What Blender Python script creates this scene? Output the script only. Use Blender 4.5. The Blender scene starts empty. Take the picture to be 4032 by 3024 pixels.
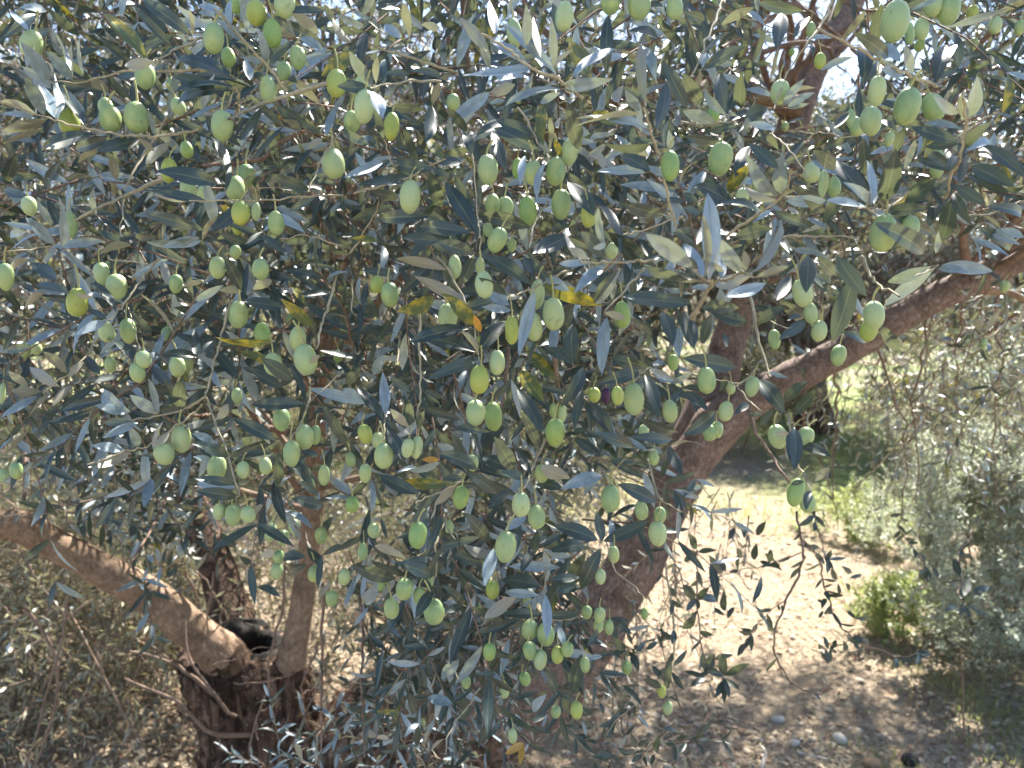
import bpy, math, random
import numpy as np
from mathutils import Vector, Matrix, noise

random.seed(7)
RNG = np.random.default_rng(11)
scene = bpy.context.scene
col = scene.collection
R = math.radians

# ---------------------------------------------------------------- camera
FPX = 2912.0                      # focal length in photo pixels (4032 wide)
CAM = np.array([0.0, 0.0, 1.55])
PITCH = math.atan((1512 - 1250) / FPX)   # looking slightly down
cam_data = bpy.data.cameras.new("camera")
cam = bpy.data.objects.new("camera", cam_data)
col.objects.link(cam)
cam.location = CAM
cam.rotation_euler = (math.pi / 2 - PITCH, 0, 0)
cam_data.sensor_width = 36.0
cam_data.lens = 36.0 * FPX / 4032
cam_data.clip_start = 0.02
cam_data.clip_end = 2000
cam_data.dof.use_dof = True
cam_data.dof.focus_distance = 0.68
cam_data.dof.aperture_fstop = 9.0
scene.camera = cam

# ---------------------------------------------------------------- sky and sun
SUN_EL, SUN_AZ = 50.0, 24.0       # azimuth: degrees to the right of straight ahead
world = bpy.data.worlds.new("World")
scene.world = world
world.use_nodes = True
wn = world.node_tree
wn.nodes.clear()
sky = wn.nodes.new("ShaderNodeTexSky")
sky.sky_type = 'NISHITA'
sky.sun_disc = False
sky.sun_elevation = R(SUN_EL)
sky.sun_rotation = R(SUN_AZ)
sky.air_density = 1.0
sky.dust_density = 0.7
sky.ozone_density = 2.5
bg = wn.nodes.new("ShaderNodeBackground")
bg.inputs[1].default_value = 0.078
wo = wn.nodes.new("ShaderNodeOutputWorld")
wn.links.new(sky.outputs[0], bg.inputs[0])
wn.links.new(bg.outputs[0], wo.inputs[0])

sun_data = bpy.data.lights.new("sun", 'SUN')
sun_data.energy = 5.0
sun_data.angle = R(0.53)
sun_data.color = (1.0, 0.94, 0.84)
sun = bpy.data.objects.new("sun", sun_data)
col.objects.link(sun)
SUN_DIR = Vector((math.sin(R(SUN_AZ)) * math.cos(R(SUN_EL)), math.cos(R(SUN_AZ)) * math.cos(R(SUN_EL)), math.sin(R(SUN_EL))))
sun.rotation_euler = SUN_DIR.to_track_quat('Z', 'Y').to_euler()

vs = scene.view_settings
vs.view_transform = 'Standard'
vs.look = 'None'
vs.gamma = 1.0
vs.exposure = 2.25
scene.cycles.max_bounces = 4
scene.cycles.diffuse_bounces = 3
scene.cycles.glossy_bounces = 2
scene.cycles.transmission_bounces = 3
scene.cycles.use_denoising = True
scene.cycles.sample_clamp_indirect = 6.0
scene.cycles.use_adaptive_sampling = True
scene.cycles.adaptive_threshold = 0.03
# ---------------------------------------------------------------- survey of the near branches
# Measured leaf by leaf on nine overlapping sheets (origin of each sheet in photo pixels, 0.6076 px per unit).
SHEET = {1:(0,0),2:(1344,0),3:(2688,0),4:(0,1008),5:(1344,1008),6:(2688,1008),7:(0,2016),8:(1344,2016),9:(2688,2016),10:(2200,700)}
SCALE = {k: 1344/2212 for k in SHEET}
SCALE[10] = 1100/1269
SS = 1344/2212
# olives: sheet: x y width height tilt [y yellowish, p purple, d dark]
OLIVES = """
1:205 285 135 180 -20;1385 250 130 190 -5;1660 85 125 160 0 y;1765 215 120 185 0 d;1845 30 135 170 0;1525 30 80 90 0 d;940 490 125 170 0;1930 375 105 150 0;1480 370 90 90 0 d;1840 460 90 90 0;1735 580 100 170 0;2180 540 130 140 0 y;685 690 95 115 0;715 770 135 175 5;885 760 155 200 0;1155 690 90 115 10;450 790 130 150 0 y;1440 815 140 195 0;1110 550 60 90 0;1095 1105 100 160 0 y;1210 970 80 80 0 d;2160 1060 150 195 5;1595 1140 110 120 0;1525 1220 120 165 -5;1560 1380 120 160 0 y;1790 1445 105 160 0;1540 1475 70 60 0 y;190 1335 90 125 5;455 1455 90 170 0;1220 1225 100 90 0;1310 1260 70 110 0;1525 1635 70 70 0;1660 1370 60 120 0
2:1445 105 120 190 -8;1120 210 100 180 0;1745 0 130 150 0;1930 20 150 165 0;2160 50 110 120 0;150 690 135 220 0;325 820 100 180 0 y;70 790 110 140 0;725 665 90 110 0;1480 985 110 170 0;950 1100 135 195 5;1245 1120 120 160 0;1390 1110 125 190 -8;1140 1090 70 130 0 d;445 1275 140 215 0;1210 1365 120 190 5 d;1425 1325 130 195 5;980 1325 100 90 0;1060 1350 110 100 0;1600 1400 100 150 0 y;1010 1555 120 170 -20;2130 1075 120 200 0 d;1755 1625 80 80 0;950 1490 70 90 0;1105 1590 60 90 0;130 550 90 60 0;20 500 60 90 0 y
3:1375 140 175 260 0;1470 215 60 150 0;1725 60 140 160 0;1625 30 110 110 0;1548 190 90 140 5;1535 295 65 80 0 d;1880 80 70 90 0 y;1885 285 55 80 0;2025 165 80 115 0;2185 180 65 100 0;1665 350 65 95 0;830 195 60 100 0;890 395 75 105 0 y;705 340 40 50 0 d;630 600 120 160 0;1260 590 110 190 0;1195 700 60 90 0;1090 770 60 130 0;1125 820 90 130 0;1220 785 130 190 5;1455 690 160 240 -3;1625 695 135 190 10;245 1030 155 215 -5;200 740 80 90 0 d;665 820 50 60 0;1650 1060 90 190 0;835 1120 110 130 0;980 1210 90 130 0;910 1190 60 180 0;495 1200 90 130 0;385 1280 90 80 0;1300 1510 160 250 -10;1465 1480 130 170 0;200 30 50 70 0 d;1340 900 60 100 0
4:35 135 100 180 0;660 115 100 150 8;700 60 40 60 0;755 200 130 170 0;1140 180 85 125 0;1410 75 105 145 0;1690 85 110 140 -5;500 300 130 190 -10 y;1545 380 125 180 -5;830 485 100 165 0;690 490 100 110 0;765 515 40 30 0;1085 505 75 95 0;930 670 95 120 0;890 755 95 135 5;715 705 70 105 0;235 600 65 75 0;160 610 70 100 0;1700 500 105 100 0 d;1930 535 105 165 -5;1980 670 150 205 8;1770 700 120 150 0;1150 715 100 90 0;1215 705 70 90 0;2190 650 60 80 0 d;1535 905 70 105 0;1590 860 60 70 0;1880 410 50 70 0;615 1035 60 90 0;1825 1060 110 110 0;1175 1185 125 185 5;1065 1280 125 150 10;1975 1170 120 165 5;2045 1160 70 130 0;1890 1280 110 175 0;1405 1375 120 140 0;1575 1385 85 115 0;1720 1360 80 115 0;2100 1420 75 140 0;2010 1480 70 90 0;105 1390 80 85 0;30 1420 70 90 0;1600 1185 60 60 0;1755 1225 50 60 0;990 595 45 50 0;15 890 40 140 0
5:735 70 85 155 0;900 65 65 110 0;925 185 120 180 0;230 185 85 90 0 y;315 250 120 160 10;690 395 130 140 0;25 295 60 90 0;1270 250 100 190 0;1375 375 145 215 -5;1250 460 110 190 0;1105 480 90 190 0 y;1820 380 110 180 0 d;895 800 130 190 -8 y;1010 690 105 165 0;870 1015 130 170 0;985 1040 120 195 5 d;1715 905 60 110 0 p;1640 900 80 100 0 y;1790 905 80 130 0 y;1895 925 135 210 -3;2130 1005 95 150 5;2150 690 70 110 0 d;1385 1145 130 190 0 d;1375 1000 60 100 0;1430 1020 60 120 0;155 1155 95 135 15 y;240 1195 90 110 0;275 1295 125 170 0;430 1245 80 130 -8;490 1240 75 150 -8;60 1320 70 60 0;155 1410 80 130 0;70 1610 90 110 0 d;235 1560 60 90 0;775 1565 105 155 -3 d;1165 1610 120 165 0;1745 1570 125 180 -3;1945 1650 90 100 0;2025 1310 70 70 0;1300 1410 90 80 0;850 1340 80 80 0;1960 1140 70 100 0;890 560 60 80 0 y
6:775 240 120 190 5;830 370 90 140 5;885 485 100 140 -5;595 540 80 130 5;1240 385 130 190 5;1205 485 110 140 0 y;1010 645 100 140 -10;155 805 120 175 0;310 855 65 85 0;450 845 90 135 -5;280 1005 95 135 -10;225 1125 75 110 10;175 1145 90 110 0;615 1170 120 160 10;795 1170 110 130 -15;735 1530 110 190 -20 d;810 1600 100 130 0;2085 200 60 60 0;1950 565 45 70 0
7:1755 130 80 130 -8;1835 165 80 105 0;1905 95 70 100 0;1420 0 80 70 0;1510 20 105 110 0;1608 15 95 115 0;1805 290 70 90 0;1795 385 85 110 0;2035 400 80 110 0;2150 560 80 115 0;2080 150 80 80 0
8:210 120 80 100 0;140 255 65 115 0;495 150 120 180 0 d;700 105 55 110 0;1265 30 115 130 0;1065 225 140 210 0;2050 140 120 170 5;2065 20 80 60 0;1765 275 75 115 0;410 500 115 150 0;505 545 80 120 0;325 625 100 140 0;600 645 135 175 5;560 450 80 60 0;250 475 65 80 0 d;980 505 90 90 0 y;1680 420 70 100 0;1220 760 105 140 -10;1325 790 115 155 0;1220 900 90 130 10;1290 960 85 135 0;1400 925 80 115 0 y;1465 890 80 100 0;1590 650 70 90 0;1675 670 75 105 0;1665 740 70 90 0;1735 745 60 100 0;1580 990 65 105 0;960 905 85 120 0 d;810 1100 60 90 0;1190 1080 75 90 20 d;1045 1090 50 70 0;1055 1165 65 90 0;1525 1285 80 115 0 y;1390 1295 65 90 0;465 1325 50 45 0;525 1365 45 65 0;1965 660 50 80 0 d;1850 1010 65 95 0 d;2075 1160 60 85 0 y;2115 1270 65 75 0;1110 1450 60 100 0;955 1420 40 80 0;20 420 80 90 0;1205 580 60 80 0;890 620 50 50 0
"""
# leaves: sheet: kind base_x base_y tip_x tip_y width  (d upper side, g young grey, u underside, y yellowing, o orange)
LEAVES = """
1:d 1245 235 925 0 95;y 950 375 680 95 95;d 1110 300 845 20 55;d 835 395 590 195 45;u 1000 400 810 430 85;d 230 95 0 260 70;g 300 70 125 50 65;d 515 225 300 45 60;d 325 195 230 215 70;g 320 520 130 270 90;g 470 515 295 330 90;g 330 570 140 430 60;g 285 745 165 500 85;g 370 770 250 520 85;g 235 740 215 280 20;g 430 515 325 185 22;g 540 480 520 230 22;g 360 750 305 400 40;d 545 810 360 560 80;u 300 770 20 850 70;u 270 830 20 930 35;g 225 765 0 740 40;u 230 740 0 660 35;d 625 875 280 965 65;u 545 870 300 965 40;d 900 900 620 980 80;d 720 900 490 970 80;u 790 890 505 1055 50;u 1000 980 900 900 45;u 1105 920 940 1065 60;u 760 1170 715 1010 65;d 1495 490 1145 380 85;d 1510 570 1130 605 40;d 1510 580 1145 680 75;u 1510 590 1270 740 30;g 1525 640 1220 780 25;d 1370 560 1110 490 80;u 1385 580 1480 545 45;g 1620 520 1590 380 60;d 1690 680 1545 910 55;g 1570 260 1390 130 80;g 1460 100 1280 35 50;g 1500 170 1495 0 45;u 1930 240 1710 235 30;u 2070 220 1890 75 70;d 2110 70 1790 70 45;g 2100 330 1950 240 60;g 1725 400 1660 170 55;d 1410 1190 1010 1110 110;d 1460 1240 1370 890 65;d 1330 1300 950 1230 60;u 1230 1300 985 1265 70;d 1325 1490 940 1385 85;g 1380 1450 1310 1140 75;d 1370 1500 1560 1330 85;d 1600 1570 1420 1510 60;d 2005 1240 1735 1130 80;d 1920 1070 1810 1130 60;g 1710 1420 1980 1510 60;d 2050 1270 1870 1370 55;g 350 1580 165 1410 85;g 330 1460 200 1270 45;g 400 1600 375 1270 50;u 410 1460 320 1530 60;g 175 1500 65 1530 50;g 1270 1540 950 1570 60;g 1300 1560 1050 1600 70;u 1410 1400 1310 1560 35;d 1700 1520 1850 1640 60;u 1240 240 1225 50 30;u 130 820 0 870 40;g 180 200 60 60 40;d 150 590 20 690 50;g 960 720 1000 880 35;u 2090 900 1990 970 45;g 2170 700 2110 880 50
2:y 90 330 -130 490 95;d 175 310 0 300 60;g 205 545 50 330 75;u 225 540 235 365 45;d 285 555 285 385 50;d 180 575 -30 560 75;g 215 600 265 770 85;d 320 690 545 710 60;d 270 910 220 700 50;d 245 970 130 880 50;d 200 930 0 835 60;d 590 690 545 930 85;u 590 680 635 530 60;d 650 500 430 460 45;d 440 480 260 480 45;d 820 860 690 700 60;d 845 1000 800 870 70;g 960 600 700 780 85;u 1125 550 965 600 75;g 1240 440 780 490 50;g 1220 500 990 530 35;g 1200 410 960 270 70;u 930 320 760 110 80;g 960 440 890 200 55;g 1390 480 1040 150 70;g 1195 300 1195 30 65;u 1290 370 1245 110 50;g 1380 430 1360 120 55;d 1420 240 1370 20 70;y 1600 470 1480 260 120;g 1500 500 1785 320 60;g 1440 550 1760 510 80;u 1380 430 1500 325 35;d 1720 480 1730 100 85;g 1420 580 1060 690 50;g 1290 670 1420 600 50;g 1000 220 960 0 60;d 1060 120 1070 20 45;u 1770 660 1830 550 75;g 1930 720 1840 580 90;u 1970 660 1935 280 75;u 1940 300 1980 190 60;d 2050 840 2110 530 90;d 2240 690 2090 400 140;d 2212 290 2040 100 60;g 1980 830 1520 770 45;u 1930 740 1510 820 30;y 1820 810 1630 735 80;y 1310 940 1300 680 85;u 1350 960 1350 760 40;d 1540 970 1460 660 110;d 1060 790 880 870 70;d 1240 880 1000 770 90;d 1275 970 990 830 100;d 1060 1100 980 850 80;y 1430 1010 1380 900 70;d 780 1045 610 1060 60;y 655 1030 560 890 80;d 590 1100 330 1060 95;d 850 960 660 1000 60;d 490 1090 400 800 55;d 440 1140 180 1195 60;d 650 1340 570 1100 90;d 700 1150 590 1095 50;d 885 1360 740 1120 65;d 890 1520 670 1180 110;d 370 1280 180 1240 70;d 575 1400 225 1420 95;d 840 1510 510 1470 95;d 640 1560 390 1540 75;d 860 1640 620 1570 90;d 1220 1470 880 1390 105;d 1480 1530 1240 1640 110;g 1320 1050 1270 1300 50;g 1190 1010 1160 1200 50;d 1470 1180 1640 1400 100;g 270 1050 20 1150 60;d 2010 925 1680 910 55;d 2000 1110 1820 1010 90;g 1970 1120 1650 1120 60;d 2080 1390 1800 1310 80;d 1800 1640 1660 1330 50;d 1950 1640 1730 1500 90;y 240 1560 60 1545 45;g 2130 970 2120 840 70;u 1700 1090 1660 970 50;u 1400 830 1420 760 50;u 1990 1010 1910 980 80;u 440 240 400 20 60;u 520 160 640 180 60;g 380 250 280 160 70
3:d 780 70 490 15 75;d 640 85 610 320 95;d 390 270 310 170 70;d 405 300 130 450 85;d 140 130 0 80 60;u 460 50 250 160 60;d 130 680 0 470 85;d 290 740 240 480 95;d 380 700 390 460 95;g 350 750 140 570 60;d 420 540 440 390 50;d 400 760 550 700 80;g 210 800 0 720 80;d 370 820 140 850 60;d 240 920 0 880 65;d 720 250 820 110 55;g 1100 370 890 460 45;d 1330 370 1100 210 90;d 1170 540 1140 280 95;d 1215 570 1290 400 70;g 1430 480 1280 440 70;d 1250 270 1290 20 100;g 1410 400 1320 280 60;g 1490 480 1440 290 60;d 1640 540 1770 290 105;g 1650 0 1480 65 30;d 1600 480 1530 380 45;g 1780 740 1620 610 60;g 1860 760 1910 490 85;u 1820 780 1800 620 60;g 1800 830 1560 800 45;d 1780 920 1480 820 85;d 1780 930 1570 950 70;d 1820 960 2000 790 110;g 1840 980 1990 920 60;d 1760 1110 1520 1030 60;d 1740 1080 1560 970 60;d 2212 1150 1940 950 85;d 2140 1210 1870 1080 120;d 2110 1250 1840 1130 60;d 1780 1010 1730 1120 80;d 1960 1320 1770 1200 80;u 2212 1200 2150 1210 40;d 2190 1400 1960 1340 70;d 1850 1000 1790 1190 60;d 1440 1310 1650 1150 90;d 1300 1300 1380 960 140;d 1200 1290 1000 1040 120;g 1200 1310 1040 1180 60;d 1000 1090 840 970 80;g 1030 1140 830 1040 45;d 1180 1130 1170 890 70;g 1220 1320 1190 1040 50;g 1240 1320 1250 1220 35;d 1310 1370 1590 1350 80;g 930 1300 670 1300 80;g 1210 1350 930 1300 45;d 1060 1240 910 1450 80;d 900 1280 710 1210 60;d 930 1370 780 1290 50;d 1360 1400 1620 1520 90;d 1560 1640 1230 1440 120;d 1680 1560 1740 1290 110;g 1640 1640 1670 1480 40;d 620 1090 430 930 80;g 640 1260 650 980 90;g 620 1270 410 990 80;u 610 1300 390 1180 50;d 330 1330 90 1200 95;y 290 1240 450 1060 110;d 480 1370 220 1330 50;d 340 1150 430 950 80;d 580 1480 330 1540 120;u 750 1390 680 1340 60;d 110 1380 0 1340 50;d 100 1310 0 1250 60;g 2212 1540 2060 1480 70;g 600 830 420 800 50;g 650 690 790 510 55;u 650 690 860 570 35;g 680 690 860 600 50;g 680 700 820 670 30;d 1440 830 1370 1000 70;d 1080 730 980 830 45;d 1760 1250 1880 1460 70;d 1900 1470 2120 1620 80;g 1960 1480 2190 1590 60
4:d 370 150 200 40 85;d 440 240 230 190 60;u 180 20 40 110 50;u 600 270 490 250 70;d 750 360 580 180 60;g 690 420 490 510 60;d 690 410 570 340 40;d 980 510 840 350 50;u 1100 190 1045 20 55;u 1300 170 1180 205 40;u 300 240 160 340 45;d 1560 220 1450 0 90;u 1560 230 1420 220 90;u 1760 160 1640 220 80;d 1830 330 1570 290 85;d 1780 430 1620 220 65;y 2030 460 1820 280 75;y 1760 550 1400 525 50;d 1750 560 1430 570 45;y 1980 320 1900 200 50;u 540 690 440 790 55;u 430 755 280 620 60;u 375 840 190 720 70;u 180 840 55 745 60;u 265 880 70 870 70;d 190 820 0 790 80;g 240 910 0 1050 50;u 470 840 330 980 50;u 330 890 180 1055 25;d 870 690 670 550 45;g 840 1010 670 870 90;g 810 1020 610 970 80;d 860 1070 670 1080 60;u 860 1080 735 1090 40;g 890 1080 660 1180 55;g 1020 1010 840 900 85;g 1030 1020 960 790 45;d 1140 930 1060 800 70;d 1170 1000 1190 780 85;g 800 1255 590 1230 75;u 850 1265 570 1370 70;g 900 1230 830 1100 70;u 1100 1150 1000 1230 75;u 1330 1060 1190 1110 70;g 1390 1210 1240 1150 85;g 1060 1070 990 1250 30;u 1400 1060 1480 960 90;d 1480 1300 1230 1210 75;u 1470 1310 1290 1220 35;d 1980 960 1630 960 85;d 1975 950 1870 700 50;d 1890 800 1690 660 100;d 1830 855 1570 720 75;u 2010 700 2070 640 80;d 1780 1190 1510 1050 90;u 1750 1220 1620 1090 35;d 1760 1280 1520 1330 45;g 1770 1275 1550 1290 45;d 1790 1290 1800 1490 70;d 2060 1300 1950 1260 55;d 1520 1480 1250 1440 60;g 1520 1500 1280 1470 90;d 1530 1560 1260 1520 80;d 2100 1620 1890 1570 80;d 2060 1540 1940 1460 60;g 1370 1330 1250 1300 70;d 1280 650 1040 640 60;d 1270 660 1260 470 60;d 1400 560 1290 640 60
5:u 680 90 350 20 65;d 345 120 130 95 55;d 590 20 380 240 80;d 640 60 610 200 80;d 860 0 780 180 110;d 1220 180 920 0 95;u 800 300 470 130 80;d 1240 120 1180 0 90;y 860 450 640 240 100;y 600 270 360 360 125;d 800 340 1000 290 85;d 1070 250 890 140 60;g 1100 350 910 330 55;g 1090 320 950 230 70;u 1165 260 1070 270 80;d 820 470 440 560 95;d 870 620 540 540 100;u 890 690 770 480 35;d 900 610 1050 430 110;d 860 690 555 800 80;u 920 690 1000 600 70;g 1250 230 1150 650 80;y 1310 190 1690 320 100;g 1330 150 1480 230 80;g 1700 70 1520 240 65;g 1790 90 1650 310 70;d 1820 270 2212 290 95;d 2010 510 1870 400 50;d 1500 690 1500 440 100;y 1430 820 1190 610 120;d 1500 700 1330 600 70;d 1390 540 1220 610 55;g 1720 400 1690 770 85;u 1700 370 1840 400 80;d 2000 720 1750 660 85;d 1930 750 1650 830 85;d 1970 770 2060 1040 85;g 2000 730 2160 810 55;d 1570 720 1420 980 85;y 1310 940 1160 740 110;d 1300 1140 1140 860 120;d 1380 830 1200 800 55;d 1560 870 1510 1130 60;d 1280 1240 1160 1000 65;u 1040 920 990 830 70;d 1770 1180 1610 950 85;d 1890 1240 1600 1150 75;d 1680 1300 1510 1180 70;d 2170 1140 1930 1050 70;d 2140 1190 1880 1170 70;d 2200 1420 2120 1230 90;d 1500 1140 1600 1130 40;g 1680 1420 1420 1510 90;g 1690 1430 1570 1590 35;d 2040 1590 1790 1480 100;u 1480 1440 1290 1370 100;d 1440 1510 1260 1480 70;d 1200 1440 1020 1400 60;d 1230 1420 1130 1240 60;d 1110 1390 900 1300 90;d 1010 1540 790 1400 80;d 1120 1390 990 1170 100;d 800 1380 700 1130 75;d 880 1380 620 1280 90;d 910 1350 830 1120 60;d 500 1540 250 1420 90;y 700 1470 390 1460 75;d 790 1440 660 1440 50;u 740 1490 600 1620 60;d 960 1640 1100 1510 80;d 960 1140 740 1110 60;d 270 1070 90 840 70;g 285 1030 270 750 70;g 150 950 10 860 80;u 440 1110 320 990 60;d 440 1100 440 930 60;d 500 1120 540 1000 55;u 440 1160 350 1080 35;d 300 1130 410 1340 80;d 130 720 30 830 70;g 210 770 280 640 80;d 230 560 320 410 50;d 650 920 540 870 80;d 240 400 170 260 60;d 450 880 310 790 70;o 630 1320 520 1320 40;o 905 490 860 380 60
6:d 810 0 800 240 105;d 990 120 870 0 120;d 700 130 610 290 85;d 790 400 630 270 85;d 670 330 480 440 85;d 800 420 620 545 70;d 770 390 670 420 35;d 1100 150 970 560 130;d 1000 0 1190 260 120;d 1020 500 1190 560 60;d 1280 450 1400 630 80;g 1610 70 1330 170 80;g 1620 90 1310 320 85;g 1660 80 1850 110 100;g 1680 60 2010 100 85;d 960 170 850 120 50;d 660 1020 490 800 110;d 660 940 820 810 80;d 710 1030 860 870 75;d 580 1000 500 1100 70;d 520 1020 430 1030 45;u 690 1150 600 1150 90;d 720 1110 720 1390 85;d 750 1220 960 1300 75;d 690 1130 690 1330 50;u 860 1460 950 1370 80;d 790 1460 700 1480 75;d 820 1520 800 1650 80;d 160 1000 20 880 80;d 210 1010 0 1160 90;d 420 440 200 380 85;d 100 100 30 0 90;d 340 720 0 660 110;d 70 590 30 380 80;d 190 370 130 570 70;d 290 590 265 500 50;u 1930 500 1900 410 50;u 1960 500 2060 340 40;d 2060 150 1990 190 40;g 1970 560 1990 620 40;d 430 960 330 1030 50;g 560 750 680 790 30;d 280 780 240 880 70
7:d 1530 230 1425 130 60;d 1820 550 1670 480 50;u 1650 470 1590 370 50;d 2090 350 1990 230 85;d 1980 290 1820 300 70;d 1990 340 1870 390 60;u 1780 260 1680 290 60;u 2060 550 2140 460 65;d 2100 130 2160 30 80;d 1710 130 1640 150 60;g 1040 320 1010 230 35;g 990 330 955 275 35;d 1090 430 1150 360 40;d 920 60 830 90 50
8:d 560 0 430 160 80;d 950 190 780 0 85;u 420 300 215 220 55;d 590 420 350 330 90;d 350 430 60 340 100;d 370 400 190 310 50;d 590 500 390 390 70;d 150 540 0 430 70;g 230 450 160 600 80;u 350 450 265 540 70;d 740 240 560 290 60;d 750 230 640 330 70;d 560 320 430 310 50;u 970 270 790 210 70;g 985 240 930 480 80;u 1000 300 1020 480 40;g 1200 30 1060 120 60;d 1280 130 1250 270 70;d 1240 240 1160 400 60;d 1200 140 1110 120 60;d 1660 180 1370 90 110;d 1690 190 1660 0 110;d 1700 190 1990 60 90;d 1580 220 1360 260 100;d 1680 240 1550 500 110;d 1580 270 1490 470 100;d 1290 480 1040 440 110;g 1280 540 1060 520 60;u 1140 550 930 690 110;d 1310 660 1030 660 65;d 1540 660 1330 670 60;g 1320 540 1330 830 65;d 1540 480 1400 520 80;d 1540 420 1340 440 60;d 790 600 650 470 60;d 780 610 660 660 60;g 780 590 660 590 40;d 590 510 480 690 100;d 640 770 550 840 60;g 760 960 650 1080 75;d 520 810 460 760 50;d 1000 1050 880 1050 40;d 1390 1160 1330 1040 110;d 1500 1180 1560 920 95;d 1880 790 1760 710 80;d 1660 760 1590 870 80;g 1450 870 1410 740 60;u 1060 870 1000 830 70;d 1160 890 1110 1010 70;d 1840 890 1750 800 60;d 1850 900 1760 910 40;d 1910 900 1970 840 55;d 1900 920 1890 990 50;d 2110 1140 2140 960 55;d 2080 1090 2010 990 45;d 2070 1140 1960 1080 55;d 2160 1070 2212 1080 50;d 1640 1280 1560 1320 50;d 1430 1200 1480 1310 80;g 720 1250 560 1200 80;g 500 1370 410 1460 60;d 500 1390 490 1520 50;d 480 1300 440 1170 60;u 230 1450 110 1440 50;u 240 1450 310 1470 45;u 225 1440 230 1340 40;d 970 1340 900 1490 70;d 720 1330 670 1450 60;d 1110 1420 1080 1330 80;g 1130 1310 1170 1420 60;d 1330 1290 1240 1370 80;d 1660 1500 1590 1480 40;d 1700 1510 1745 1490 30;d 1590 1410 1640 1370 40;d 1910 1530 1870 1430 40;d 1920 1520 2000 1470 30;d 1900 1540 1830 1560 50;d 1760 1590 1690 1600 50;d 1880 1570 1790 1530 40;d 2040 1560 2060 1440 45;d 2030 1570 2010 1650 45;d 2100 1500 2170 1520 40;d 1960 1580 1980 1650 45;d 1950 1570 1880 1620 45;d 2080 1400 2200 1430 35;o 1180 1500 1060 1570 50;o 1180 1510 1160 1640 60;g 1240 1290 1330 1180 60;d 1050 1260 960 1330 60;d 850 1250 760 1330 60
9:d 80 570 0 470 80;d 90 560 20 640 70;d 100 570 170 490 45;d 100 260 220 250 35;d 95 260 10 320 40;d 90 240 45 140 50;d 110 560 230 570 70;d 85 670 0 760 70;d 290 690 335 615 60;d 270 670 200 620 35;d 265 640 270 500 45;d 260 1070 170 1000 60;d 265 1060 275 920 60;d 280 1060 430 980 50;d 275 1080 370 1150 50;d 265 1090 215 1200 45;d 270 1090 270 1240 35;d 145 1070 50 1130 50;d 140 1070 10 1030 35;d 150 1060 145 930 40;d 930 310 965 245 30;d 940 310 1060 295 25;d 960 370 1000 440 50;d 1005 460 1015 530 25;d 1060 460 1080 510 35;d 1080 430 1160 410 25;d 1030 350 1090 400 35;d 930 560 900 630 60;d 920 590 870 570 25;d 930 640 970 660 40;d 910 640 880 690 20;d 1120 690 1060 640 30;d 1120 690 1210 670 25;d 1050 900 1040 830 40;d 890 890 880 850 30;d 900 900 930 960 25;d 960 890 1000 910 25;d 640 600 650 645 40;d 1560 220 1540 100 60;d 1570 220 1625 140 45;d 1590 380 1530 440 50;d 1600 380 1590 460 50;d 1620 360 1660 430 45;d 1530 200 1460 200 35;d 1510 300 1500 235 35;d 1800 420 1760 300 60;d 1780 610 1700 640 60;d 1800 560 1860 420 60;d 1800 480 1720 460 40;d 1830 620 1900 690 45;d 1840 600 2030 680 40;d 1850 570 1990 480 50;d 1830 590 1790 670 40;d 170 280 260 400 45;d 360 370 340 400 30;d 380 300 350 230 45;d 460 310 480 200 45;d 500 320 590 360 30;d 560 330 570 240 40;d 300 180 340 100 45;d 400 170 390 70 45;d 480 150 540 60 45
10:g 682 465 675 70 85;u 665 430 655 165 35;g 605 412 395 255 80;u 578 372 470 290 75;g 652 462 570 300 80;d 600 460 385 395 45;u 650 470 440 450 28;g 680 495 595 500 28;g 830 432 740 280 80;u 850 420 842 330 45;u 880 430 1010 195 45;u 890 455 1045 400 35;u 710 490 875 445 65;g 760 540 940 480 60;g 735 500 735 605 58;u 760 445 700 390 26;g 722 402 690 290 55;g 742 452 735 360 70;d 600 570 290 540 65;d 650 590 820 590 70;d 690 600 850 650 75;g 700 610 660 755 50;d 570 610 615 775 60;g 545 680 545 815 45;d 470 610 520 760 60;g 215 350 180 130 35;d 285 345 190 130 45;u 140 370 25 230 30;u 130 370 40 320 50;g 215 300 155 320 45;g 140 390 0 390 35;d 210 360 100 245 70;g 200 415 70 525 50;d 270 420 160 570 40;d 370 380 270 300 60
"""
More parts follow.
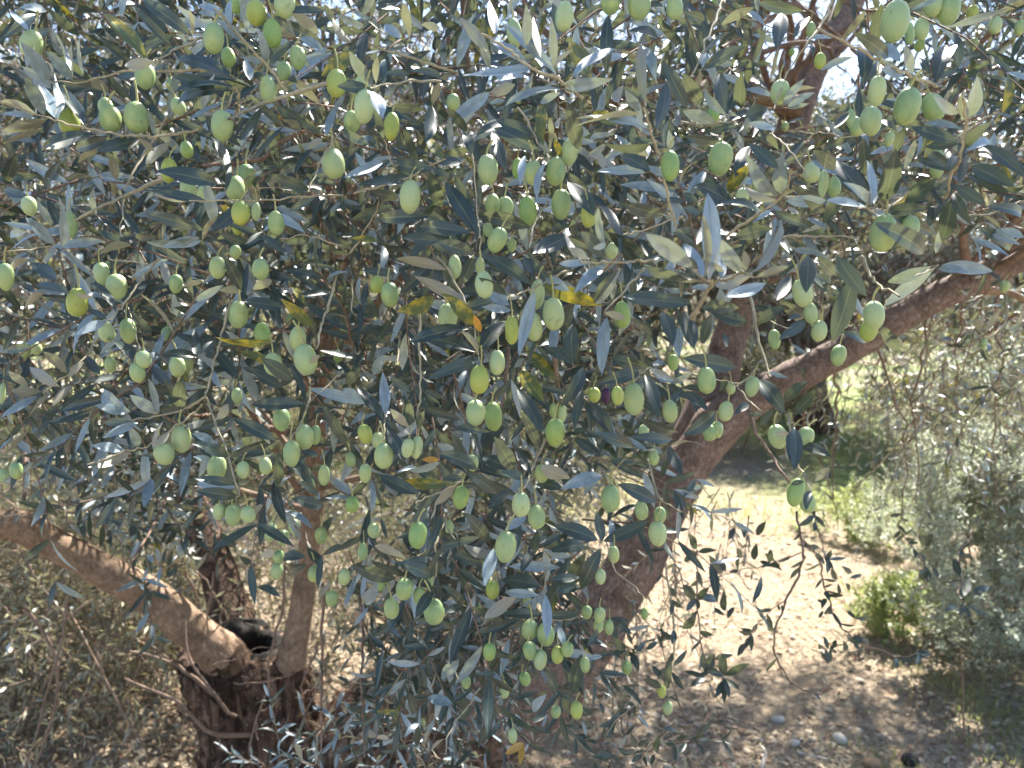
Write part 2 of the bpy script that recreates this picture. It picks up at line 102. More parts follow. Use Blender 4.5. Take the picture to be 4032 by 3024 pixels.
# twigs: sheet: width [z=depth] points
TWIGS = """
1:18 1290 830 1080 880 900 880 650 850 450 800 280 755 0 660;26 2110 545 1800 640 1530 745 1480 770;18 1320 235 1130 320 980 400;34 z0.95 2050 800 1830 920 1690 1030 1450 1060 1300 1080;24 z0.75 1060 1170 800 1270 620 1360 430 1450;20 z0.8 1100 740 960 960 790 1230;14 2212 1260 2000 1275 1650 1295 1230 1300;18 1450 460 1000 460 780 470 560 530 340 530;20 1860 580 1650 340 1400 60;16 1530 745 1550 640 1520 540;12 z0.8 800 1300 785 1450 770 1640;12 2212 850 2100 1000 2000 1240;10 350 1600 0 1640;10 2212 1600 2000 1530 1800 1560;9 260 80 190 190
2:22 z0.52 1560 640 1420 520 1210 430 1080 320 900 220;20 z0.52 2160 1460 2080 1100 2020 900 1960 700;20 z0.8 760 480 530 400 240 310 60 190;16 80 1250 440 1150 560 1080 680 1020;14 1150 700 1280 920 1330 1000 1340 1030;10 1310 1030 1190 1040;18 650 530 400 530 180 570;12 570 540 590 680;14 z0.75 60 1640 200 1420 250 1300;12 820 860 850 1000 880 1360 900 1500 900 1640;14 z0.7 2212 1400 1960 1490 1780 1530;14 1340 1290 1250 1450 1220 1600;10 490 1100 330 1060 270 900;12 z0.8 1600 270 1700 150;40 z1.2 1830 0 1870 250
3:22 z0.5 1640 560 1450 480 1250 380 1050 270 870 180;18 970 0 920 130 800 290 680 480 580 720;16 270 0 240 50 150 270 60 500;36 z1.0 600 100 420 210 250 310;24 z0.48 1700 1280 1740 1160 1810 970 1840 820 1830 640;12 z0.48 1840 820 1950 770 2070 710;16 z0.5 1460 1240 1370 1330 1260 1360 1130 1340;20 z0.5 280 1530 480 1390 660 1250 700 1100;16 660 1530 900 1530 1100 1540 1160 1560;14 0 800 200 800 390 800;14 560 860 680 960 820 1150;10 690 850 900 860 1120 890;12 2212 1300 2000 1380 1800 1390;12 z0.8 2100 60 1900 150 1700 170
4:16 1030 20 940 120 860 230 780 340 700 420;16 700 440 620 560 550 650 440 760 270 880;18 1500 280 1440 500 1380 720 1330 910;18 1330 910 1200 990 1000 1040 840 1060;16 1300 960 1250 1020 1110 1130 960 1230 850 1260 570 1350;16 1340 920 1400 1100 1480 1300 1550 1560;8 830 340 910 600;18 390 100 420 200 440 240;20 2180 130 2120 350 2080 450 2060 600;14 2010 850 2000 950 1950 1080 1890 1180;12 2212 750 2000 960;40 z1.7 160 1160 170 1400 150 1600;10 700 20 960 50
5:18 620 0 690 90 790 270 860 440 880 640;16 1460 90 1250 200 1120 260;18 1960 90 1840 220 1720 350 1700 380;16 510 380 505 620 510 850 490 1030 440 1160;10 280 1030 275 1200;30 z0.9 1400 850 1380 600 1420 500;26 z0.9 1080 600 1060 850 1030 1000;18 1320 1190 1240 1360 1210 1450 1180 1510;12 800 1460 640 1530 500 1590 490 1650;14 1690 1400 1750 1390 1850 1310;14 z0.75 1990 1320 2060 1560 2212 1659;12 2010 720 1930 760 1910 810;16 z0.85 380 500 360 700;9 70 150 70 380
6:22 z0.7 430 200 470 450 540 700 570 790;20 1150 0 1230 150 1290 200 1400 260;12 1650 50 1620 80 1500 130;12 350 850 430 940 520 1010;24 z0.95 430 1000 480 1150 570 1280 660 1420 700 1480;16 680 1030 700 1130 740 1330 800 1440 830 1520;10 470 750 360 830 290 810 200 800;9 560 420 700 470;14 z1.3 2100 250 2090 430 1990 520 1950 520
8:16 690 0 640 130 610 210 620 330 600 470;14 610 190 500 290;14 1330 350 1310 520 1300 650;22 z1.1 120 550 140 800 130 1100 150 1600;36 z1.8 620 850 590 1100 540 1500;20 z1.4 470 950 500 1250;10 1300 660 1400 700 1550 680;10 1720 200 1780 380 1920 500 1970 600;14 z1.1 2100 330 2150 700 2150 950 2110 1160;9 z1.1 2140 800 1930 910 1880 910;10 z1.2 1960 1220 1800 1330 1700 1480;12 z1.2 1420 1350 1580 1530 1650 1620;14 900 1140 800 1290 690 1440 680 1560;8 1040 960 1040 1060;10 740 1040 800 1180;10 1340 1010 1390 1180;8 z1.2 140 920 300 980 380 1060;8 z1.2 140 800 260 820 360 800;8 z1.2 0 1260 100 1300 130 1320;8 z1.2 20 1100 120 1110 300 1110;8 z1.1 130 1050 220 1060 290 1070 380 1090;8 z1.2 380 780 470 850 560 990;8 z1.2 1300 1120 1560 1190 1800 1290
9:16 z1.25 735 0 775 200 760 400 650 620 595 800 610 960 720 1110 880 1185 980 1120;12 z1.3 780 190 860 270 910 420 930 540 1000 700 1130 820 1320 915 1430 940 1560 890;8 z1.3 770 260 600 320 400 370 250 380;8 z1.3 690 540 520 690 450 790 380 900;8 z1.3 1110 810 1000 870 910 890;12 z1.5 1930 0 1850 180 1790 260 1800 480;10 z1.5 1430 0 1410 120 1520 260 1580 370;12 z1.1 100 240 90 560 130 900 150 1050;10 z1.1 150 1050 210 950 260 1060;10 z1.2 850 0 900 200 945 320;10 z1.5 1790 460 1800 560 1840 620
10:22 z0.47 585 665 640 580 685 500 690 470;14 z0.52 430 375 320 382 220 385 100 380;16 z0.47 690 480 770 460 840 430 890 450;12 z0.47 690 480 640 440 600 415
"""
# ---------------------------------------------------------------- helpers
_f = np.array([0, math.cos(PITCH), -math.sin(PITCH)])
_u = np.array([0, math.sin(PITCH), math.cos(PITCH)])
_r = np.array([1.0, 0, 0])


def P(px, py, d):
    """a point of the place from its direction (photo pixels) and its distance along the view axis"""
    px = np.asarray(px, float); py = np.asarray(py, float); d = np.asarray(d, float)
    return (CAM + d[..., None] * _f + (d * (px - 2016) / FPX)[..., None] * _r + (d * (1512 - py) / FPX)[..., None] * _u)


def G(px, py):
    """the point of level ground seen at a photo pixel"""
    v = _f + (px - 2016) / FPX * _r + (1512 - py) / FPX * _u
    return CAM + v * (-CAM[2] / v[2])


def unit(a):
    return a / np.maximum(np.linalg.norm(a, axis=-1, keepdims=True), 1e-9)


def mesh_np(name, verts, quads, uvs=None, rnd=None, mats=(), midx=None, smooth=True, tris=None):
    me = bpy.data.meshes.new(name)
    verts = np.asarray(verts, np.float32).reshape(-1, 3)
    quads = np.asarray(quads, np.int32).reshape(-1, 4)
    nq = len(quads)
    nt = 0 if tris is None else len(tris)
    loops = quads.ravel()
    starts = np.arange(nq, dtype=np.int32) * 4
    if nt:
        tris = np.asarray(tris, np.int32).reshape(-1, 3)
        starts = np.concatenate([starts, nq * 4 + np.arange(nt, dtype=np.int32) * 3])
        loops = np.concatenate([loops, tris.ravel()])
    me.vertices.add(len(verts)); me.vertices.foreach_set("co", verts.ravel())
    me.loops.add(len(loops)); me.loops.foreach_set("vertex_index", loops.astype(np.int32))
    me.polygons.add(nq + nt); me.polygons.foreach_set("loop_start", starts.astype(np.int32))
    if uvs is not None:
        uvl = me.uv_layers.new(name="UVMap")
        uvl.data.foreach_set("uv", np.asarray(uvs, np.float32)[loops].ravel())
    if rnd is not None:
        at = me.attributes.new("rnd", 'FLOAT', 'POINT')
        at.data.foreach_set("value", np.asarray(rnd, np.float32))
    for m in mats:
        me.materials.append(m)
    if midx is not None:
        me.polygons.foreach_set("material_index", np.asarray(midx, np.int32))
    if smooth:
        me.polygons.foreach_set("use_smooth", np.ones(nq + nt, bool))
    me.update(calc_edges=True)
    me.validate()
    return me


class Bag:
    """collects arrays of quads that end up in one mesh"""
    def __init__(s):
        s.v, s.q, s.uv, s.r, s.m, s.n = [], [], [], [], [], 0

    def add(s, v, q, uv=None, r=None, m=0):
        v = np.asarray(v, np.float32).reshape(-1, 3); q = np.asarray(q, np.int32).reshape(-1, 4)
        s.v.append(v); s.q.append(q + s.n)
        s.uv.append(np.zeros((len(v), 2), np.float32) if uv is None else np.asarray(uv, np.float32).reshape(-1, 2))
        s.r.append(np.zeros(len(v), np.float32) if r is None else np.broadcast_to(np.asarray(r, np.float32), (len(v),)))
        s.m.append(np.broadcast_to(np.asarray(m, np.int32), (len(q),)))
        s.n += len(v)

    def mesh(s, name, mats, origin=(0, 0, 0)):
        return mesh_np(name, np.concatenate(s.v) - np.asarray(origin, np.float32), np.concatenate(s.q), np.concatenate(s.uv),
                       np.concatenate(s.r), mats, np.concatenate(s.m))


def link(name, me, parent=None, loc=(0, 0, 0), **props):
    o = bpy.data.objects.new(name, me)
    col.objects.link(o)
    o.location = [float(x) for x in loc]
    if parent is not None:
        o.parent = parent
    for k, v in props.items():
        o[k] = v
    return o


def tube(path, radii, sides=8, wob=0.0, seed=0, cap=True):
    """a tapered tube along a 3-D path; returns verts, quads, uv"""
    path = np.asarray(path, float); n = len(path)
    tan = unit(np.gradient(path, axis=0))
    ref = np.array([0.31, 0.55, 0.77])
    a = unit(np.cross(tan[0], ref)); fr = []
    for i in range(n):
        a = unit(a - np.dot(a, tan[i]) * tan[i]); fr.append(a)
    fr = np.array(fr); b = np.cross(tan, fr)
    ang = np.linspace(0, 2 * math.pi, sides, endpoint=False)
    rad = np.broadcast_to(np.asarray(radii, float)[:, None], (n, sides)).copy()
    if wob:
        rg = np.random.default_rng(seed)
        rad *= 1 + wob * rg.normal(size=(n, sides))
    v = path[:, None, :] + rad[..., None] * (np.cos(ang)[None, :, None] * fr[:, None, :] + np.sin(ang)[None, :, None] * b[:, None, :])
    idx = np.arange(n * sides).reshape(n, sides)
    q = np.stack([idx[:-1], np.roll(idx[:-1], -1, 1), np.roll(idx[1:], -1, 1), idx[1:]], -1).reshape(-1, 4)
    s = np.concatenate([[0], np.cumsum(np.linalg.norm(np.diff(path, axis=0), axis=1))])
    uv = np.stack([np.broadcast_to(ang / (2 * math.pi), (n, sides)), np.broadcast_to(s[:, None], (n, sides))], -1).reshape(-1, 2)
    return v.reshape(-1, 3), q, uv


def smooth_path(pts, n):
    """Catmull-Rom through rows of any width, evenly resampled"""
    pts = np.asarray(pts, float)
    if len(pts) == 2:
        t = np.linspace(0, 1, n)[:, None]
        return pts[0] * (1 - t) + pts[1] * t
    e = np.vstack([2 * pts[0] - pts[1], pts, 2 * pts[-1] - pts[-2]])
    out = []
    m = len(pts) - 1
    for s in np.linspace(0, m, n):
        i = min(int(s), m - 1); t = s - i
        p0, p1, p2, p3 = e[i], e[i + 1], e[i + 2], e[i + 3]
        out.append(0.5 * (2 * p1 + (p2 - p0) * t + (2 * p0 - 5 * p1 + 4 * p2 - p3) * t * t + (3 * p1 - p0 - 3 * p2 + p3) * t ** 3))
    return np.array(out)


# ---------------------------------------------------------------- materials
def new_mat(name):
    m = bpy.data.materials.new(name)
    m.use_nodes = True
    nt = m.node_tree
    nt.nodes.clear()
    out = nt.nodes.new("ShaderNodeOutputMaterial")
    return m, nt, out


def N(nt, typ, **kw):
    n = nt.nodes.new(typ)
    for k, v in kw.items():
        if k.startswith("i_"):
            key = k[2:]
            key = int(key) if key.isdigit() else key
            n.inputs[key].default_value = v
        else:
            setattr(n, k, v)
    return n


def mixc(nt, fac, a, b, blend='MIX'):
    n = nt.nodes.new("ShaderNodeMix")
    n.data_type = 'RGBA'
    n.blend_type = blend
    for sock, val in ((n.inputs[0], fac), (n.inputs[6], a), (n.inputs[7], b)):
        if hasattr(val, "is_output"):
            nt.links.new(val, sock)
        else:
            sock.default_value = val if not isinstance(val, tuple) or len(val) == 4 else (*val, 1)
    return n.outputs[2]


def math_n(nt, op, a, b=0.0, clamp=False):
    n = nt.nodes.new("ShaderNodeMath")
    n.operation = op
    n.use_clamp = clamp
    for sock, val in ((n.inputs[0], a), (n.inputs[1], b)):
        if hasattr(val, "is_output"):
            nt.links.new(val, sock)
        else:
            sock.default_value = val
    return n.outputs[0]


def ramp(nt, fac, stops):
    n = nt.nodes.new("ShaderNodeValToRGB")
    el = n.color_ramp.elements
    while len(el) < len(stops):
        el.new(0.5)
    for e, (p, c) in zip(el, stops):
        e.position = p
        e.color = (*c, 1) if len(c) == 3 else c
    nt.links.new(fac, n.inputs[0])
    return n.outputs[0]


def leaf_mat(name, top_a, top_b, under_a, under_b, trans=(0.30, 0.34, 0.14), tfac=0.10, rough=0.36, patch=None, spec=0.5):
    m, nt, out = new_mat(name)
    uv = N(nt, "ShaderNodeUVMap"); uv.uv_map = "UVMap"
    sx = N(nt, "ShaderNodeSeparateXYZ"); nt.links.new(uv.outputs[0], sx.inputs[0])
    at = N(nt, "ShaderNodeAttribute", attribute_name="rnd")
    oi = N(nt, "ShaderNodeObjectInfo")
    rnd = math_n(nt, 'FRACT', math_n(nt, 'ADD', at.outputs['Fac'], oi.outputs['Random']))
    rnd2 = math_n(nt, 'FRACT', math_n(nt, 'MULTIPLY', rnd, 7.31))
    geo = N(nt, "ShaderNodeNewGeometry")
    tc = N(nt, "ShaderNodeTexCoord")
    nz = N(nt, "ShaderNodeTexNoise", i_Scale=240.0, i_Detail=0.0)
    nt.links.new(tc.outputs['Object'], nz.inputs['Vector'])
    comb = N(nt, "ShaderNodeCombineXYZ")
    nt.links.new(math_n(nt, 'MULTIPLY', sx.outputs[0], 5.0), comb.inputs[0])
    nt.links.new(math_n(nt, 'MULTIPLY', sx.outputs[1], 1.6), comb.inputs[1])
    nt.links.new(math_n(nt, 'MULTIPLY', rnd, 40.0), comb.inputs[2])
    nb = N(nt, "ShaderNodeTexNoise", i_Scale=1.1, i_Detail=2.0)
    nt.links.new(comb.outputs[0], nb.inputs['Vector'])
    top = mixc(nt, rnd, top_a, top_b)
    # dusty, waxy bloom in flecks
    top = mixc(nt, math_n(nt, 'MULTIPLY', math_n(nt, 'SUBTRACT', nb.outputs[0], 0.42, True), 1.6, True), top, tuple(min(1, 0.5 * (a + b) * 1.7 + 0.006) for a, b in zip(top_a, top_b)))
    if patch:
        pf = ramp(nt, math_n(nt, 'ADD', nb.outputs[0], math_n(nt, 'MULTIPLY', sx.outputs[0], 0.22)), [(0.58, (0, 0, 0)), (0.78, (0.9, 0.9, 0.9))])
        top = mixc(nt, pf, top, patch)
    # midrib
    dv = math_n(nt, 'ABSOLUTE', math_n(nt, 'SUBTRACT', sx.outputs[1], 0.5))
    rib = math_n(nt, 'LESS_THAN', dv, 0.035)
    top = mixc(nt, math_n(nt, 'MULTIPLY', rib, 0.55), top, (0.20, 0.22, 0.12))
    und = mixc(nt, rnd2, under_a, under_b)
    und = mixc(nt, math_n(nt, 'MULTIPLY', rib, 0.5), und, (0.42, 0.40, 0.22))
    if patch:
        und = mixc(nt, math_n(nt, 'MULTIPLY', pf, 0.6), und, patch)
    colr = mixc(nt, geo.outputs['Backfacing'], top, und)
    colr = mixc(nt, math_n(nt, 'MULTIPLY', nz.outputs[0], 0.22), colr, (0.04, 0.045, 0.03))
    b = N(nt, "ShaderNodeBsdfPrincipled")
    nt.links.new(colr, b.inputs['Base Color'])
    rr = math_n(nt, 'ADD', math_n(nt, 'MULTIPLY', geo.outputs['Backfacing'], 0.24), rough)
    rr = math_n(nt, 'ADD', rr, math_n(nt, 'MULTIPLY', rnd2, 0.18))
    nt.links.new(rr, b.inputs['Roughness'])
    b.inputs['Specular IOR Level'].default_value = spec
    tr = N(nt, "ShaderNodeBsdfTranslucent")
    tr.inputs[0].default_value = (*trans, 1)
    mx = N(nt, "ShaderNodeMixShader", i_0=tfac)
    nt.links.new(b.outputs[0], mx.inputs[1]); nt.links.new(tr.outputs[0], mx.inputs[2])
    nt.links.new(mx.outputs[0], out.inputs[0])
    return m


UA, UB = (0.22, 0.22, 0.19), (0.37, 0.36, 0.31)
M_DARK = leaf_mat("leaf_upper_dark", (0.009, 0.024, 0.028), (0.028, 0.056, 0.057), UA, UB, rough=0.30, spec=0.62)
M_GREY = leaf_mat("leaf_young_grey", (0.15, 0.21, 0.25), (0.27, 0.345, 0.40), (0.30, 0.295, 0.225), (0.40, 0.39, 0.31), rough=0.32, spec=0.85)
M_YEL = leaf_mat("leaf_yellowing", (0.045, 0.075, 0.025), (0.08, 0.11, 0.03), UA, (0.42, 0.40, 0.2), trans=(0.4, 0.36, 0.03), patch=(0.42, 0.32, 0.03))
M_ORG = leaf_mat("leaf_dry_orange", (0.42, 0.20, 0.03), (0.5, 0.3, 0.06), (0.4, 0.2, 0.06), (0.45, 0.28, 0.1), trans=(0.5, 0.2, 0.02))
M_BRN = leaf_mat("leaf_dry_brown", (0.22, 0.10, 0.06), (0.28, 0.14, 0.08), (0.3, 0.16, 0.1), (0.35, 0.2, 0.12), trans=(0.3, 0.12, 0.05), tfac=0.15)
M_FAR = leaf_mat("leaf_far_tree", (0.05, 0.065, 0.035), (0.09, 0.105, 0.06), (0.24, 0.23, 0.15), (0.36, 0.34, 0.23))
M_SHRUB = leaf_mat("leaf_silver_shrub", (0.30, 0.35, 0.27), (0.46, 0.50, 0.42), (0.38, 0.42, 0.33), (0.48, 0.5, 0.42), rough=0.45, tfac=0.35, trans=(0.42, 0.48, 0.28))
M_SCRUB = leaf_mat("leaf_dry_scrub", (0.10, 0.105, 0.05), (0.20, 0.185, 0.10), (0.26, 0.24, 0.15), (0.36, 0.33, 0.22), tfac=0.2, trans=(0.36, 0.36, 0.14))
M_WEED = leaf_mat("leaf_bright_green", (0.18, 0.245, 0.08), (0.30, 0.35, 0.15), (0.22, 0.28, 0.11), (0.28, 0.32, 0.15), trans=(0.44, 0.50, 0.17), tfac=0.4)
M_GRASS = leaf_mat("grass_blade", (0.17, 0.20, 0.06), (0.32, 0.31, 0.13), (0.17, 0.2, 0.06), (0.32, 0.31, 0.13), trans=(0.38, 0.42, 0.12), tfac=0.35)
M_STRAW = leaf_mat("straw", (0.34, 0.26, 0.165), (0.54, 0.455, 0.32), (0.34, 0.26, 0.165), (0.54, 0.455, 0.32), trans=(0.5, 0.4, 0.2), tfac=0.15, rough=0.6)


def bark_mat(name, a, b, c, scale=60, bump=0.5, streak=0.25, dist=0.004, crk=0.12):
    m, nt, out = new_mat(name)
    tc = N(nt, "ShaderNodeTexCoord")
    mp = N(nt, "ShaderNodeMapping"); mp.inputs['Scale'].default_value = (1, 1, streak)
    nt.links.new(tc.outputs['Object'], mp.inputs[0])
    n1 = N(nt, "ShaderNodeTexNoise", i_Scale=float(scale), i_Detail=6.0, i_Roughness=0.65)
    nt.links.new(mp.outputs[0], n1.inputs['Vector'])
    n2 = N(nt, "ShaderNodeTexNoise", i_Scale=scale * 0.16, i_Detail=4.0)
    nt.links.new(tc.outputs['Object'], n2.inputs['Vector'])
    v = N(nt, "ShaderNodeTexVoronoi", i_Scale=scale * 2.2)
    nt.links.new(tc.outputs['Object'], v.inputs['Vector'])
    c1 = ramp(nt, n1.outputs[0], [(0.3, a), (0.52, b), (0.72, c)])
    c1 = mixc(nt, math_n(nt, 'MULTIPLY', math_n(nt, 'SUBTRACT', n2.outputs[0], 0.45, True), 2.2, True), c1, tuple(x * 0.45 for x in a))
    c1 = mixc(nt, math_n(nt, 'MULTIPLY', math_n(nt, 'LESS_THAN', v.outputs[0], 0.22), 0.5), c1, tuple(min(1, x * 1.35) for x in c))
    vc = N(nt, "ShaderNodeTexVoronoi", i_Scale=scale * 0.75, feature='DISTANCE_TO_EDGE')
    mp2 = N(nt, "ShaderNodeMapping"); mp2.inputs['Scale'].default_value = (1, 1, 0.3)
    nd = N(nt, "ShaderNodeVectorMath", operation='ADD')
    nt.links.new(tc.outputs['Object'], mp2.inputs[0])
    ndm = N(nt, "ShaderNodeVectorMath", operation='SCALE'); ndm.inputs['Scale'].default_value = 1.2 / scale
    nt.links.new(n1.outputs['Color'], ndm.inputs[0])
    nt.links.new(mp2.outputs[0], nd.inputs[0]); nt.links.new(ndm.outputs[0], nd.inputs[1])
    nt.links.new(nd.outputs[0], vc.inputs['Vector'])
    crack = ramp(nt, vc.outputs['Distance'], [(0.0, (1, 1, 1)), (0.11, (0, 0, 0))])
    c1 = mixc(nt, math_n(nt, 'MULTIPLY', crack, crk), c1, tuple(x * 0.4 for x in a))
    p = N(nt, "ShaderNodeBsdfPrincipled", i_Roughness=0.85)
    p.inputs['Specular IOR Level'].default_value = 0.25
    nt.links.new(c1, p.inputs['Base Color'])
    bp = N(nt, "ShaderNodeBump", i_Strength=bump, i_Distance=dist)
    nt.links.new(math_n(nt, 'SUBTRACT', n1.outputs[0], math_n(nt, 'MULTIPLY', crack, crk)), bp.inputs['Height'])
    nt.links.new(bp.outputs[0], p.inputs['Normal'])
    nt.links.new(p.outputs[0], out.inputs[0])
    return m


M_BARK = bark_mat("bark_old_trunk", (0.050, 0.030, 0.021), (0.135, 0.083, 0.056), (0.29, 0.20, 0.14), 30, 1.0, 0.22, 0.022, 0.5)
M_LIMB = bark_mat("bark_smooth_limb", (0.145, 0.094, 0.060), (0.245, 0.165, 0.110), (0.38, 0.295, 0.22), 90, 0.7, 0.7, 0.005)
M_LIMB2 = bark_mat("bark_reddish_limb", (0.115, 0.080, 0.066), (0.20, 0.145, 0.122), (0.36, 0.295, 0.262), 100, 0.8, 0.7, 0.005)
M_TWIG = bark_mat("bark_twig", (0.13, 0.085, 0.062), (0.21, 0.145, 0.11), (0.33, 0.26, 0.21), 260, 0.3, 1.0, 0.001)
M_YTWIG = bark_mat("bark_green_twig", (0.26, 0.23, 0.15), (0.36, 0.32, 0.22), (0.46, 0.42, 0.31), 260, 0.2, 1.0, 0.001)
M_STALK = bark_mat("olive_stalk", (0.30, 0.30, 0.13), (0.38, 0.38, 0.17), (0.46, 0.46, 0.22), 100, 0.1, 1.0, 0.0005)
M_CHAR = bark_mat("charred_hollow", (0.006, 0.005, 0.004), (0.012, 0.010, 0.008), (0.03, 0.024, 0.018), 60, 0.6, 1.0)


def olive_mat(name, a, b, low, purple=False):
    m, nt, out = new_mat(name)
    tc = N(nt, "ShaderNodeTexCoord")
    oi = N(nt, "ShaderNodeObjectInfo")
    nz = N(nt, "ShaderNodeTexNoise", i_Scale=1.3, i_Detail=3.0)
    ad = N(nt, "ShaderNodeVectorMath", operation='ADD')
    nt.links.new(tc.outputs['Object'], ad.inputs[0])
    sc_ = N(nt, "ShaderNodeCombineXYZ")
    nt.links.new(math_n(nt, 'MULTIPLY', oi.outputs['Random'], 31.0), sc_.inputs[0])
    nt.links.new(sc_.outputs[0], ad.inputs[1])
    nt.links.new(ad.outputs[0], nz.inputs['Vector'])
    vo = N(nt, "ShaderNodeTexVoronoi", i_Scale=13.0)
    nt.links.new(ad.outputs[0], vo.inputs['Vector'])
    fine = N(nt, "ShaderNodeTexNoise", i_Scale=14.0, i_Detail=3.0)
    nt.links.new(ad.outputs[0], fine.inputs['Vector'])
    c = mixc(nt, oi.outputs['Random'], a, b)
    c = mixc(nt, math_n(nt, 'MULTIPLY', math_n(nt, 'SUBTRACT', nz.outputs[0], 0.45, True), 2.6, True), c, low)
    spk = math_n(nt, 'LESS_THAN', vo.outputs[0], 0.16)
    c = mixc(nt, math_n(nt, 'MULTIPLY', spk, 0.35), c, tuple(min(1, x * 1.45 + 0.03) for x in b))
    c = mixc(nt, math_n(nt, 'MULTIPLY', fine.outputs[0], 0.16), c, tuple(x * 0.55 for x in a))
    # small brown scars on the skin
    sc2 = N(nt, "ShaderNodeTexNoise", i_Scale=3.4, i_Detail=5.0)
    nt.links.new(ad.outputs[0], sc2.inputs['Vector'])
    c = mixc(nt, ramp(nt, sc2.outputs[0], [(0.62, (0, 0, 0)), (0.72, (0.32, 0.32, 0.32))]), c, (0.10, 0.085, 0.03))
    p = N(nt, "ShaderNodeBsdfPrincipled")
    nt.links.new(c, p.inputs['Base Color'])
    nt.links.new(math_n(nt, 'ADD', math_n(nt, 'MULTIPLY', fine.outputs[0], 0.3), 0.3), p.inputs['Roughness'])
    p.inputs['Specular IOR Level'].default_value = 0.42
    if not purple:
        p.inputs['Subsurface Weight'].default_value = 0.25
        p.inputs['Subsurface Radius'].default_value = (0.35, 0.45, 0.1)
        p.inputs['Subsurface Scale'].default_value = 0.006
    nt.links.new(p.outputs[0], out.inputs[0])
    return m


M_OL = {'': olive_mat("olive_pale_green", (0.215, 0.325, 0.145), (0.39, 0.485, 0.265), (0.42, 0.475, 0.175)),
        'y': olive_mat("olive_yellow_green", (0.28, 0.36, 0.085), (0.35, 0.42, 0.125), (0.42, 0.44, 0.10)),
        'd': olive_mat("olive_mid_green", (0.20, 0.33, 0.11), (0.26, 0.38, 0.14), (0.29, 0.38, 0.10)),
        'p': olive_mat("olive_ripe_purple", (0.04, 0.012, 0.05), (0.05, 0.015, 0.06), (0.03, 0.01, 0.04), True)}


def ground_mat():
    m, nt, out = new_mat("dry_ground")
    tc = N(nt, "ShaderNodeTexCoord")
    n1 = N(nt, "ShaderNodeTexNoise", i_Scale=1.1, i_Detail=8.0, i_Roughness=0.7)
    n2 = N(nt, "ShaderNodeTexNoise", i_Scale=38.0, i_Detail=6.0, i_Roughness=0.7)
    n3 = N(nt, "ShaderNodeTexNoise", i_Scale=0.33, i_Detail=4.0)
    v = N(nt, "ShaderNodeTexVoronoi", i_Scale=55.0)
    for n in (n1, n2, n3, v):
        nt.links.new(tc.outputs['Object'], n.inputs['Vector'])
    c = ramp(nt, n2.outputs[0], [(0.32, (0.13, 0.092, 0.058)), (0.5, (0.315, 0.248, 0.178)), (0.70, (0.47, 0.395, 0.30))])
    c = mixc(nt, math_n(nt, 'MULTIPLY', math_n(nt, 'SUBTRACT', n1.outputs[0], 0.48, True), 2.4, True), c, (0.41, 0.325, 0.215))
    c = mixc(nt, math_n(nt, 'MULTIPLY', math_n(nt, 'SUBTRACT', n1.outputs[0], 0.60, True), 3.0, True), c, (0.31, 0.18, 0.11))
    c = mixc(nt, math_n(nt, 'MULTIPLY', math_n(nt, 'LESS_THAN', v.outputs[0], 0.2), 0.6), c, (0.55, 0.5, 0.42))
    sx = N(nt, "ShaderNodeSeparateXYZ"); nt.links.new(tc.outputs['Object'], sx.inputs[0])
    far = math_n(nt, 'MULTIPLY', math_n(nt, 'SUBTRACT', sx.outputs[1], 5.2, True), 1.0, True)
    gp = math_n(nt, 'MULTIPLY', math_n(nt, 'SUBTRACT', n3.outputs[0], 0.40, True), 6.0, True)
    c = mixc(nt, math_n(nt, 'MULTIPLY', math_n(nt, 'MULTIPLY', far, gp), 0.8), c, (0.15, 0.22, 0.05))
    p = N(nt, "ShaderNodeBsdfPrincipled", i_Roughness=0.95)
    p.inputs['Specular IOR Level'].default_value = 0.15
    nt.links.new(c, p.inputs['Base Color'])
    bp = N(nt, "ShaderNodeBump", i_Strength=1.0, i_Distance=0.03)
    nt.links.new(n2.outputs[0], bp.inputs['Height'])
    nt.links.new(bp.outputs[0], p.inputs['Normal'])
    nt.links.new(p.outputs[0], out.inputs[0])
    return m


def stone_mat(name, a, b):
    m, nt, out = new_mat(name)
    tc = N(nt, "ShaderNodeTexCoord")
    at = N(nt, "ShaderNodeAttribute", attribute_name="rnd")
    oi = N(nt, "ShaderNodeObjectInfo")
    n2 = N(nt, "ShaderNodeTexNoise", i_Scale=45.0, i_Detail=6.0)
    nt.links.new(tc.outputs['Object'], n2.inputs['Vector'])
    c = mixc(nt, math_n(nt, 'FRACT', math_n(nt, 'ADD', at.outputs['Fac'], oi.outputs['Random'])), a, b)
    c = mixc(nt, math_n(nt, 'MULTIPLY', n2.outputs[0], 0.5), c, tuple(x * 0.5 for x in a))
    p = N(nt, "ShaderNodeBsdfPrincipled", i_Roughness=0.9)
    nt.links.new(c, p.inputs['Base Color'])
    bp = N(nt, "ShaderNodeBump", i_Strength=0.5, i_Distance=0.004)
    nt.links.new(n2.outputs[0], bp.inputs['Height'])
    nt.links.new(bp.outputs[0], p.inputs['Normal'])
    nt.links.new(p.outputs[0], out.inputs[0])
    return m


M_GROUND = ground_mat()
M_PEB = stone_mat("pebble_pale", (0.27, 0.19, 0.12), (0.62, 0.53, 0.41))
M_STB = stone_mat("stone_brown", (0.26, 0.17, 0.10), (0.30, 0.20, 0.12))
M_STD = stone_mat("stone_black", (0.018, 0.018, 0.02), (0.03, 0.03, 0.03))
M_STP = stone_mat("stone_pale", (0.52, 0.47, 0.40), (0.60, 0.55, 0.47))

